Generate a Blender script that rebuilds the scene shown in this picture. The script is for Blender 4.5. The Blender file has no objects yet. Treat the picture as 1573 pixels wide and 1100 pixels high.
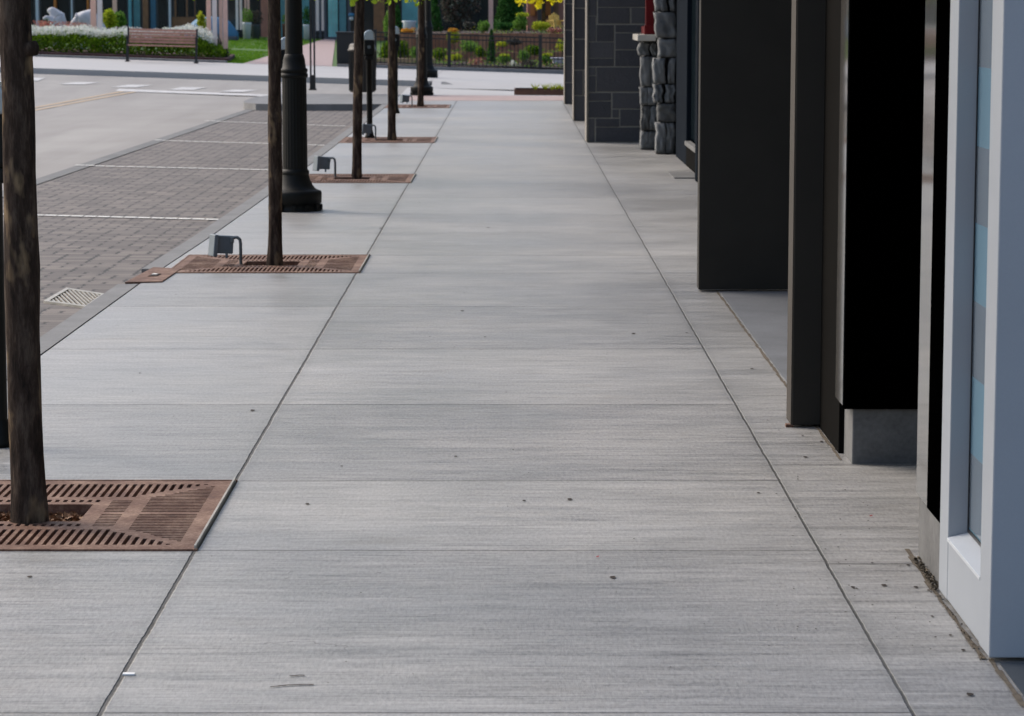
import bpy, bmesh, math, random
from mathutils import Vector, Matrix, noise
R = random.Random(7)
S = bpy.context.scene
C = bpy.context.collection

# ------------------------------------------------------------------ camera, sky, sun
EYE = 1.65; FP = 4200.0; PITCH = math.atan(535/FP); YAW = 3.5/FP
cd = bpy.data.cameras.new('camera'); cam = bpy.data.objects.new('camera', cd); C.objects.link(cam)
cam.location = (0, 0, EYE); cam.rotation_euler = (math.radians(90)-PITCH, 0, -YAW)
cd.sensor_width = 36; cd.lens = FP/1573*36; cd.clip_end = 2000; cd.clip_start = .1
cd.dof.use_dof = True; cd.dof.focus_distance = 9.6; cd.dof.aperture_fstop = 13.5
S.camera = cam
S.render.resolution_x = 1024; S.render.resolution_y = 716

SUN_AZ = math.radians(-58)      # from +Y, negative = towards the left
SUN_EL = math.radians(40)
w = bpy.data.worlds.new('World'); S.world = w; w.use_nodes = True
nt = w.node_tree; bg = nt.nodes['Background']
sky = nt.nodes.new('ShaderNodeTexSky'); sky.sky_type = 'NISHITA'; sky.sun_disc = False
sky.sun_elevation = SUN_EL; sky.sun_rotation = SUN_AZ; sky.dust_density = 4.0; sky.air_density = 1.0; sky.ozone_density = 1.5
nt.links.new(sky.outputs[0], bg.inputs[0]); bg.inputs[1].default_value = 0.15
sd = bpy.data.lights.new('sun', 'SUN'); sun = bpy.data.objects.new('sun', sd); C.objects.link(sun)
sd.energy = .95; sd.angle = math.radians(24); sd.color = (1, .94, .86)
dv = Vector((math.sin(SUN_AZ)*math.cos(SUN_EL), math.cos(SUN_AZ)*math.cos(SUN_EL), math.sin(SUN_EL)))
sun.rotation_euler = dv.to_track_quat('Z', 'Y').to_euler()
S.view_settings.view_transform = 'Standard'; S.view_settings.look = 'None'
S.view_settings.exposure = 0.6; S.view_settings.gamma = 1

# ------------------------------------------------------------------ survey helpers (a pixel at a known distance -> a point)
cp, sp_ = math.cos(PITCH), math.sin(PITCH)
Fw = Vector((math.sin(YAW)*cp, math.cos(YAW)*cp, -sp_)); Rt = Vector((math.cos(YAW), -math.sin(YAW), 0)); Up = Vector((math.sin(YAW)*sp_, math.cos(YAW)*sp_, cp))
def ray(px, py): return Fw + Rt*((px-786.5)/FP) + Up*((550-py)/FP)
def G(px, py, z=0):
    d = ray(px, py); t = (z-EYE)/d.z; return Vector((d.x*t, d.y*t, z))
def W(px, py, Y):
    d = ray(px, py); t = Y/d.y; return Vector((d.x*t, Y, EYE+d.z*t))
def smooth(t): t = max(0, min(1, t)); return t*t*(3-2*t)
def zg(x, y):                    # the side street climbs to the left, the plaza climbs away
    xx = max(-26, min(4, x))
    return .033*(1-xx)*smooth((y-50)/10) + .012*max(0, min(y, 110)-72)
def T(px, py, off=0):            # ray onto the terrain
    d = ray(px, py); y = 50.0
    for _ in range(60):
        p = d*(y/d.y); z = zg(p.x, y)+off
        t = (z-EYE)/d.z if abs(d.z) > 1e-6 else 1; y = .5*y+.5*d.y*t
    p = d*(y/d.y); return Vector((p.x, y, zg(p.x, y)+off))

# ------------------------------------------------------------------ tagging
def tag(o, label=None, cat=None, group=None, kind=None):
    if label: o['label'] = label
    if cat: o['category'] = cat
    if group: o['group'] = group
    if kind: o['kind'] = kind
    return o
def thing(name, label, cat, loc=(0,0,0), rz=0, group=None):
    o = bpy.data.objects.new(name, None); C.objects.link(o); o.location = loc; o.rotation_euler = (0,0,rz)
    o.empty_display_size = .1
    return tag(o, label, cat, group)
def copy_tree(o, parent=None):
    c = o.copy(); C.objects.link(c); c.parent = parent
    for ch in list(o.children): copy_tree(ch, c)
    return c

# ------------------------------------------------------------------ mesh builder
class MB:
    def __init__(s): s.v = []; s.f = []; s.sm = []
    def add(s, vs, fs, smooth=False):
        n = len(s.v); s.v += [tuple(v) for v in vs]; s.f += [tuple(i+n for i in f) for f in fs]; s.sm += [smooth]*len(fs); return s
    def box(s, a, b, bev=0):
        (x0,y0,z0), (x1,y1,z1) = a, b
        if bev <= 0:
            return s.add([(x0,y0,z0),(x1,y0,z0),(x1,y1,z0),(x0,y1,z0),(x0,y0,z1),(x1,y0,z1),(x1,y1,z1),(x0,y1,z1)],
                     [(0,3,2,1),(4,5,6,7),(0,1,5,4),(1,2,6,5),(2,3,7,6),(3,0,4,7)])
        bm = bmesh.new(); bmesh.ops.create_cube(bm, size=1)
        for v in bm.verts: v.co = Vector(((x0+x1)/2+v.co.x*(x1-x0), (y0+y1)/2+v.co.y*(y1-y0), (z0+z1)/2+v.co.z*(z1-z0)))
        bmesh.ops.bevel(bm, geom=bm.edges[:], offset=bev, segments=2, affect='EDGES', profile=.5)
        bm.verts.index_update(); s.add([v.co[:] for v in bm.verts], [[v.index for v in f.verts] for f in bm.faces]); bm.free(); return s
    def beam(s, p, q, wd, dp=None, up=(0,0,1)):
        p, q = Vector(p), Vector(q); dp = dp or wd; d = (q-p).normalized(); u = Vector(up)
        if abs(d.dot(u)) > .95: u = Vector((0,1,0))
        a = d.cross(u).normalized(); b = a.cross(d).normalized(); vs = []
        for c in (p, q):
            for i, j in ((-1,-1),(1,-1),(1,1),(-1,1)): vs.append(c+a*(i*wd/2)+b*(j*dp/2))
        return s.add(vs, [(0,3,2,1),(4,5,6,7),(0,1,5,4),(1,2,6,5),(2,3,7,6),(3,0,4,7)])
    def tube(s, pts, rad, n=12, cap=True, wob=0, seed=0):
        pts = [Vector(p) for p in pts]; rad = rad if isinstance(rad, (list, tuple)) else [rad]*len(pts); rings = []; a = None
        for i, p in enumerate(pts):
            d = (pts[min(i+1, len(pts)-1)]-pts[max(i-1, 0)]).normalized()
            if a is None: a = d.orthogonal().normalized() if abs(d.z) < .9 else Vector((1,0,0))
            a = (a-d*a.dot(d)).normalized(); b = d.cross(a)
            ring = []
            for k in range(n):
                t = 2*math.pi*k/n; r = rad[i]
                if wob: r *= 1+wob*noise.noise(Vector((math.cos(t)*1.5+seed, math.sin(t)*1.5, p.z*3.1)))+wob*.5*noise.noise(Vector((math.cos(t)*5+seed, math.sin(t)*5, p.z*9)))
                ring.append(p+(a*math.cos(t)+b*math.sin(t))*r)
            rings.append(ring)
        vs = [v for r in rings for v in r]; fs = []
        for i in range(len(pts)-1):
            for k in range(n): fs.append((i*n+k, i*n+(k+1)%n, (i+1)*n+(k+1)%n, (i+1)*n+k))
        s.add(vs, fs, True)
        if cap: s.add(rings[0], [tuple(range(n-1,-1,-1))]); s.add(rings[-1], [tuple(range(n))])
        return s
    def lathe(s, prof, c=(0,0,0), n=32, flat=False):
        vs = []; fs = []; m = len(prof)
        for k in range(n):
            t = 2*math.pi*k/n
            for r, z in prof: vs.append((c[0]+r*math.cos(t), c[1]+r*math.sin(t), c[2]+z))
        for k in range(n):
            for i in range(m-1): fs.append((k*m+i, ((k+1)%n)*m+i, ((k+1)%n)*m+i+1, k*m+i+1))
        return s.add(vs, fs, not flat)
    def prism(s, poly, z0, z1):
        n = len(poly); vs = [(x,y,z0) for x,y in poly]+[(x,y,z1) for x,y in poly]
        return s.add(vs, [tuple(range(n-1,-1,-1)), tuple(range(n,2*n))]+[(i,(i+1)%n,n+(i+1)%n,n+i) for i in range(n)])
    def build(s, name, mat, parent=None, loc=None):
        me = bpy.data.meshes.new(name); me.from_pydata(s.v, [], s.f); me.materials.append(mat)
        me.polygons.foreach_set('use_smooth', s.sm); me.validate(); me.update()
        o = bpy.data.objects.new(name, me); C.objects.link(o); o.parent = parent
        if loc is not None: o.location = loc
        return o
def bevel(o, wd=.004, seg=2):
    m = o.modifiers.new('bevel', 'BEVEL'); m.width = wd; m.segments = seg; m.limit_method = 'ANGLE'; m.angle_limit = math.radians(40); return o

# ------------------------------------------------------------------ materials
class NM:
    def __init__(s, name, rough=.6, metal=0, spec=.5):
        s.m = bpy.data.materials.new(name); s.m.use_nodes = True; s.t = s.m.node_tree; s.b = s.t.nodes['Principled BSDF']
        s.b.inputs['Roughness'].default_value = rough; s.b.inputs['Metallic'].default_value = metal; s.b.inputs['Specular IOR Level'].default_value = spec
        s.tc = None
    def n(s, typ, **kw):
        x = s.t.nodes.new(typ)
        for k, v in kw.items():
            if k.startswith('i_'):
                k = k[2:]; k = int(k) if k.isdigit() else k.replace('_', ' ')
                if hasattr(v, 'is_linked') or isinstance(v, bpy.types.NodeSocket): s.t.links.new(v, x.inputs[k])
                else: x.inputs[k].default_value = v
            else: setattr(x, k, v)
        return x
    def math(s, op, a, b=None, c=None, clamp=False):
        x = s.t.nodes.new('ShaderNodeMath'); x.operation = op; x.use_clamp = clamp
        for i, v in enumerate((a, b, c)):
            if v is None: continue
            if isinstance(v, bpy.types.NodeSocket): s.t.links.new(v, x.inputs[i])
            else: x.inputs[i].default_value = v
        return x.outputs[0]
    def coord(s, kind='Object', scale=(1,1,1)):
        if not s.tc: s.tc = s.t.nodes.new('ShaderNodeTexCoord')
        mp = s.n('ShaderNodeMapping'); s.t.links.new(s.tc.outputs[kind], mp.inputs['Vector']); mp.inputs['Scale'].default_value = scale
        return mp.outputs[0]
    def wpos(s, scale=(1,1,1)):
        g = s.n('ShaderNodeNewGeometry'); mp = s.n('ShaderNodeMapping'); s.t.links.new(g.outputs['Position'], mp.inputs['Vector']); mp.inputs['Scale'].default_value = scale
        return mp.outputs[0]
    def noise(s, vec, scale=5, detail=4, rough=.55):
        x = s.n('ShaderNodeTexNoise'); s.t.links.new(vec, x.inputs['Vector']); x.inputs['Scale'].default_value = scale
        x.inputs['Detail'].default_value = detail; x.inputs['Roughness'].default_value = rough; return x.outputs['Fac']
    def ramp(s, fac, stops):
        x = s.n('ShaderNodeValToRGB'); s.t.links.new(fac, x.inputs[0]); e = x.color_ramp.elements
        while len(e) < len(stops): e.new(.5)
        for i, (p, c) in enumerate(stops): e[i].position = p; e[i].color = (*c, 1) if len(c) == 3 else c
        return x.outputs[0]
    def mix(s, fac, a, b, blend='MIX'):
        x = s.n('ShaderNodeMix'); x.data_type = 'RGBA'; x.blend_type = blend
        for i, v in ((0, fac), (6, a), (7, b)):
            if isinstance(v, bpy.types.NodeSocket): s.t.links.new(v, x.inputs[i])
            elif i: x.inputs[i].default_value = (*v, 1)
            else: x.inputs[i].default_value = v
        return x.outputs[2]
    def col(s, c):
        if isinstance(c, bpy.types.NodeSocket): s.t.links.new(c, s.b.inputs['Base Color'])
        else: s.b.inputs['Base Color'].default_value = (*c, 1)
        return s
    def rough(s, c): s.t.links.new(c, s.b.inputs['Roughness']); return s
    def bump(s, h, strength=.3, dist=.01):
        x = s.n('ShaderNodeBump'); s.t.links.new(h, x.inputs['Height']); x.inputs['Strength'].default_value = strength; x.inputs['Distance'].default_value = dist
        s.t.links.new(x.outputs[0], s.b.inputs['Normal']); return s
def mottled(name, c, var=.25, scale=6, rough=.6, metal=0, bmp=.15, fine=60, spec=.5):
    """one colour broken up by coarse and fine noise"""
    m = NM(name, rough, metal, spec); p = m.coord(); a = m.noise(p, scale, 6, .6); b = m.noise(p, fine, 3)
    f = m.math('ADD', m.math('MULTIPLY', a, .7), m.math('MULTIPLY', b, .3))
    lo = tuple(x*(1-var) for x in c); hi = tuple(min(1, x*(1+var)) for x in c)
    m.col(m.ramp(f, [(.3, lo), (.7, hi)])); m.bump(b, bmp, .003); return m.m
def leafmat(name, cols, trans=.35, rough=.6):
    m = NM(name, .85, 0, .15); g = m.n('ShaderNodeNewGeometry'); n = len(cols)
    c = m.ramp(g.outputs['Random Per Island'], [(i/(n-1) if n > 1 else 0, cc) for i, cc in enumerate(cols)]); m.col(c)
    tr = m.n('ShaderNodeBsdfTranslucent'); m.t.links.new(c, tr.inputs[0]); mx = m.n('ShaderNodeMixShader'); mx.inputs[0].default_value = trans
    out = m.t.nodes['Material Output']; m.t.links.new(m.b.outputs[0], mx.inputs[1]); m.t.links.new(tr.outputs[0], mx.inputs[2]); m.t.links.new(mx.outputs[0], out.inputs[0])
    return m.m

def sidewalk_mat():
    m = NM('brushed_concrete', .62, 0, .5); p = m.wpos(); sx = m.n('ShaderNodeSeparateXYZ'); m.t.links.new(p, sx.inputs[0])
    X, Y = sx.outputs[0], sx.outputs[1]
    wob = m.math('MULTIPLY', m.math('SUBTRACT', m.noise(m.wpos((1,1,1)), 2.6, 5, .75), .5), .012)
    chip = m.noise(m.wpos((1,1,1)), 38, 3, .7)
    def line(co, x0, wd):
        d = m.math('ABSOLUTE', m.math('SUBTRACT', m.math('ADD', co, wob), x0))
        ww = m.math('ADD', wd*.55, m.math('MULTIPLY', chip, wd*.9))
        return m.math('DIVIDE', m.math('SUBTRACT', ww, d), wd*.5, clamp=True)
    def per(co, off, period, wd):
        q = m.math('FLOORED_MODULO', m.math('ADD', m.math('SUBTRACT', m.math('ADD', co, m.math('MULTIPLY', wob, .45)), off), period/2), period)
        d = m.math('ABSOLUTE', m.math('SUBTRACT', q, period/2)); ww = m.math('ADD', wd*.3, m.math('MULTIPLY', chip, wd*.9))
        return m.math('DIVIDE', m.math('SUBTRACT', ww, d), wd*.5, clamp=True)
    # long joints
    jl = m.math('MAXIMUM', line(X, -.967, .0075), line(X, .953, .0052))
    left = m.math('LESS_THAN', X, .953); right = m.math('SUBTRACT', 1.0, left)
    jt = None
    for o in (8.27, 9.52, 11.40, 13.30, 15.24):
        a = per(Y, o, 8.93, .009); jt = a if jt is None else m.math('MAXIMUM', jt, a)
    jt = m.math('MULTIPLY', jt, left); jr = m.math('MULTIPLY', per(Y, 8.06, 1.8, .011), right)
    fade = m.math('ADD', .62, m.math('MULTIPLY', m.noise(m.wpos((.8,6,1)), 3, 3), .5))
    j = m.math('MULTIPLY', m.math('MAXIMUM', jl, m.math('MULTIPLY', m.math('MAXIMUM', jt, jr), .75)), fade, clamp=True)
    # tones: slab patches, brush streaks across the walk, fine grain, blotches
    big = m.noise(m.wpos((.75,.75,1)), 1.0, 4, .6); streak = m.noise(m.wpos((.9,7,1)), 1.6, 6, .72); fine = m.noise(m.wpos((4,95,1)), 1.6, 5, .8)
    grain = m.noise(m.wpos((100,24,1)), 1.0, 3, .8); ln = [m.math('SUBTRACT', 1.0, m.math('MULTIPLY', m.math('ABSOLUTE', m.math('SUBTRACT', m.noise(m.wpos((sx_,sy_,1)), 1.0, 3, .6), .5)), kk), clamp=True) for sx_, sy_, kk in ((.45,11,26),(.8,26,22),(.3,4.5,60))]; mid = m.noise(m.wpos((2.6,30,1)), 1.2, 5, .78)
    q = m.math('FLOORED_MODULO', m.math('SUBTRACT', Y, 8.27), 8.93); idx = m.math('MULTIPLY', m.math('FLOOR', m.math('DIVIDE', m.math('SUBTRACT', Y, 8.27), 8.93)), 5)
    for o in (1.25, 3.13, 5.03, 6.97): idx = m.math('ADD', idx, m.math('GREATER_THAN', q, o))
    idx = m.math('ADD', idx, m.math('MULTIPLY', m.math('GREATER_THAN', X, -.967), 17)); idx = m.math('ADD', idx, m.math('MULTIPLY', right, 31))
    wn = m.n('ShaderNodeTexWhiteNoise'); wn.noise_dimensions = '1D'; m.t.links.new(idx, wn.inputs['W'])
    v = m.math('ADD', m.math('MULTIPLY', m.math('SUBTRACT', wn.outputs[0], .5), .2), 1.0)
    for t_, k in ((big, .7), (streak, 1.05), (mid, 1.1), (fine, 1.2), (grain, 1.1)): v = m.math('ADD', v, m.math('MULTIPLY', m.math('SUBTRACT', t_, .5), k))
    for l_, k in zip(ln, (.13, .10, .10)): v = m.math('SUBTRACT', v, m.math('MULTIPLY', l_, m.math('MULTIPLY', m.noise(m.wpos((1.1,2,1)), 1.3, 3), k*2)))
    dirt = m.math('MAXIMUM', line(X, -.967, .045), line(X, .953, .04)); v = m.math('SUBTRACT', v, m.math('MULTIPLY', dirt, m.math('MULTIPLY', m.noise(m.wpos((2,2,1)), 2, 4), .16)))
    tint = m.mix(m.noise(m.wpos((.5,1.4,1)), .9, 3), (.335,.322,.297), (.29,.292,.292))
    vc = m.n('ShaderNodeCombineColor'); [m.t.links.new(v, vc.inputs[i]) for i in range(3)]
    c = m.mix(1.0, tint, vc.outputs[0], 'MULTIPLY')
    # brown stains, gum spots and dirt along the joints
    st = m.math('MULTIPLY', m.math('SUBTRACT', m.noise(m.wpos((1,2.2,1)), 1.7, 5, .6), .6), 5, clamp=True)
    c = m.mix(m.math('MULTIPLY', st, .4), c, (.20,.175,.14))
    vo = m.n('ShaderNodeTexVoronoi'); m.t.links.new(m.wpos((1,1,1)), vo.inputs['Vector']); vo.inputs['Scale'].default_value = 2.9
    gum = m.math('MULTIPLY', m.math('LESS_THAN', m.math('ADD', vo.outputs['Distance'], m.math('MULTIPLY', chip, .035)), .052), m.math('GREATER_THAN', m.n('ShaderNodeSeparateColor', i_0=vo.outputs['Color']).outputs[0], .5))
    c = m.mix(m.math('MULTIPLY', gum, .55), c, (.12,.105,.09))
    # hairline crack between two slabs
    mg = m.math('ABSOLUTE', m.math('SUBTRACT', m.noise(m.wpos((1,.8,1)), 1.15, 6, .62), .5))
    reg = m.math('MULTIPLY', m.math('LESS_THAN', m.math('ABSOLUTE', m.math('ADD', X, .52)), .14), m.math('LESS_THAN', m.math('ABSOLUTE', m.math('SUBTRACT', Y, 7.45)), .5))
    ck = m.math('MULTIPLY', m.math('LESS_THAN', mg, .004), reg)
    c = m.mix(m.math('MULTIPLY', ck, .6), c, (.10,.09,.08))
    c = m.mix(j, c, (.035,.033,.03)); m.col(c)
    rr = m.math('ADD', .02, m.math('MULTIPLY', m.math('ADD', streak, big), .40)); rr = m.math('ADD', rr, m.math('MULTIPLY', j, .3)); m.rough(rr)
    h = m.math('SUBTRACT', m.math('ADD', m.math('MULTIPLY', fine, .6), m.math('MULTIPLY', grain, .35)), m.math('MULTIPLY', j, 2.5)); m.bump(h, .8, .004)
    return m.m
def paver_mat():
    m = NM('clay_grey_pavers', .7); p = m.wpos(); sx = m.n('ShaderNodeSeparateXYZ'); m.t.links.new(p, sx.inputs[0]); X, Y = sx.outputs[0], sx.outputs[1]
    w_ = m.math('MULTIPLY', m.math('SUBTRACT', m.noise(m.wpos(), 6, 3), .5), .012)
    X = m.math('ADD', X, w_); Y = m.math('ADD', Y, w_)
    row = m.math('FLOOR', m.math('DIVIDE', Y, .115)); cb = m.n('ShaderNodeCombineXYZ', i_0=m.math('FLOOR', m.math('DIVIDE', X, .69)), i_1=m.math('FLOOR', m.math('DIVIDE', row, 2))); wb = m.n('ShaderNodeTexWhiteNoise'); m.t.links.new(cb.outputs[0], wb.inputs[0]); half = m.math('MULTIPLY', m.math('ADD', m.math('GREATER_THAN', wb.outputs[0], .5), m.math('MULTIPLY', m.math('FLOORED_MODULO', row, 2), m.math('GREATER_THAN', wb.outputs[0], .3))), .5)
    xc = m.math('ADD', m.math('DIVIDE', X, .23), half); col_ = m.math('FLOOR', xc)
    fx = m.math('ABSOLUTE', m.math('SUBTRACT', m.math('FRACT', xc), .5)); fy = m.math('ABSOLUTE', m.math('SUBTRACT', m.math('FRACT', m.math('DIVIDE', Y, .115)), .5))
    jx = m.math('MULTIPLY', m.math('SUBTRACT', fx, .445), 30, clamp=True); jy = m.math('MULTIPLY', m.math('SUBTRACT', fy, .44), 30, clamp=True)
    hole = m.math('MULTIPLY', m.math('GREATER_THAN', fx, .415), m.math('GREATER_THAN', fy, .30))
    cv = m.n('ShaderNodeCombineXYZ'); m.t.links.new(col_, cv.inputs[0]); m.t.links.new(row, cv.inputs[1])
    wn = m.n('ShaderNodeTexWhiteNoise'); m.t.links.new(cv.outputs[0], wn.inputs[0])
    c = m.ramp(wn.outputs[0], [(0, (.085,.068,.058)), (.5, (.14,.118,.102)), (1, (.215,.18,.152))])
    c = m.mix(m.math('MULTIPLY', m.noise(m.wpos(), .55, 4), .5), c, (.12,.108,.1)); c = m.mix(m.math('MULTIPLY', m.math('SUBTRACT', m.noise(m.wpos((1.4,.5,1)), .8, 5, .65), .56), 3, clamp=True), c, (.05,.044,.04)); g = m.noise(m.wpos(), 120, 3, .7)
    gg = m.n('ShaderNodeCombineColor'); gm = m.math('ADD', .72, m.math('MULTIPLY', g, .56)); [m.t.links.new(gm, gg.inputs[i]) for i in range(3)]
    c = m.mix(1, c, gg.outputs[0], 'MULTIPLY')
    j = m.math('MAXIMUM', m.math('MAXIMUM', m.math('MULTIPLY', jx, .85), m.math('MULTIPLY', jy, .5)), hole)
    c = m.mix(j, c, (.010,.008,.008)); m.col(c); m.bump(m.math('SUBTRACT', m.math('MULTIPLY', g, .3), j), .5, .004); return m.m
def asphalt_mat():
    m = NM('worn_asphalt', .65); a = m.noise(m.wpos((1.4,.18,1)), .5, 4); b = m.noise(m.wpos(), 45, 3, .8); d = m.noise(m.wpos((.5,.5,1)), 1, 5)
    v = m.math('ADD', m.math('ADD', m.math('MULTIPLY', a, .5), m.math('MULTIPLY', b, .2)), m.math('MULTIPLY', d, .3))
    c = m.ramp(v, [(.3, (.20,.18,.16)), (.5, (.28,.26,.235)), (.7, (.36,.34,.31))]); tr = m.math('MULTIPLY', m.math('SUBTRACT', m.noise(m.wpos((1.1,.05,1)), 1.0, 4, .6), .52), 3.5, clamp=True); m.col(m.mix(m.math('MULTIPLY', tr, .6), c, (.15,.135,.12))); m.bump(b, .4, .004); return m.m
def bark_mat():
    m = NM('peeling_bark', .95, 0, .15); p = m.coord('Object', (1,1,.22)); a = m.noise(p, 26, 6, .7); b = m.noise(m.coord('Object', (1,1,.35)), 9, 4, .6)
    q = m.noise(m.coord('Object', (1,1,.45)), 13, 3, .5)
    c = m.ramp(a, [(.34, (.004,.003,.0025)), (.5, (.045,.030,.022)), (.66, (.12,.09,.068))])
    c = m.mix(m.math('MULTIPLY', b, .5), c, (.035,.025,.02))
    pa = m.math('MULTIPLY', m.math('SUBTRACT', q, .57), 7, clamp=True); c = m.mix(m.math('MULTIPLY', pa, m.math('ADD', .3, a)), c, (.27,.19,.11))
    m.col(c); m.bump(m.math('ADD', a, m.math('MULTIPLY', q, .5)), 1.0, .02); return m.m
def rust_mat():
    m = NM('rusted_iron', .75, .2); p = m.coord(); a = m.noise(p, 5, 6, .65); b = m.noise(p, 70, 4, .7)
    v = m.math('ADD', m.math('MULTIPLY', a, .6), m.math('MULTIPLY', b, .4))
    m.col(m.ramp(v, [(.3, (.05,.024,.016)), (.47, (.14,.068,.043)), (.64, (.32,.21,.15))])); m.bump(b, .5, .002); return m.m
def stone_mat(name, c0, c1):
    m = NM(name, .75); g = m.n('ShaderNodeNewGeometry'); p = m.coord(); a = m.noise(p, 7, 6, .7); b = m.noise(p, 45, 4, .7)
    c = m.mix(g.outputs['Random Per Island'], c0, c1); k = m.math('ADD', .6, m.math('MULTIPLY', m.math('ADD', a, b), .4))
    cc = m.n('ShaderNodeCombineColor'); [m.t.links.new(k, cc.inputs[i]) for i in range(3)]
    m.col(m.mix(1, c, cc.outputs[0], 'MULTIPLY')); m.bump(m.math('ADD', a, m.math('MULTIPLY', b, .6)), .8, .02); return m.m
def reflection_bands_mat():
    m = NM('painted_reflection_glass', .12, 0, .6); sx = m.n('ShaderNodeSeparateXYZ'); m.t.links.new(m.wpos(), sx.inputs[0])
    q = m.math('FLOORED_MODULO', m.math('SUBTRACT', sx.outputs[2], .43), .425); k = m.math('LESS_THAN', q, .215)  # blue and grey bands paint what the pane reflects
    n = m.noise(m.wpos(), 3, 3); a = m.mix(n, (.13,.23,.30), (.16,.28,.36)); b = m.mix(n, (.14,.175,.21), (.17,.205,.24))
    m.col(m.mix(k, b, a)); return m.m
def glass_mat(name, c, rough=.08):
    m = NM(name, rough, 0, .6); n = m.noise(m.coord(), 2.5, 4); m.col(m.mix(n, tuple(x*.6 for x in c), tuple(x*1.4 for x in c))); m.bump(m.noise(m.coord(), .9, 2), .04, .02); return m.m
def brick_mat(name, c1, c2, mortar, scale, rot=None, w=.5, h=.25):
    m = NM(name, .8); p = m.coord('Object'); mp = m.n('ShaderNodeMapping'); m.t.links.new(p, mp.inputs[0])
    if rot: mp.inputs['Rotation'].default_value = rot
    b = m.n('ShaderNodeTexBrick'); m.t.links.new(mp.outputs[0], b.inputs['Vector']); b.inputs['Scale'].default_value = scale
    b.inputs['Color1'].default_value = (*c1,1); b.inputs['Color2'].default_value = (*c2,1); b.inputs['Mortar'].default_value = (*mortar,1)
    b.inputs['Brick Width'].default_value = w; b.inputs['Row Height'].default_value = h; b.inputs['Mortar Size'].default_value = .02
    m.col(m.mix(m.math('MULTIPLY', m.noise(p, 6, 4), .5), b.outputs[0], tuple(x*.6 for x in c1))); return m.m

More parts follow.
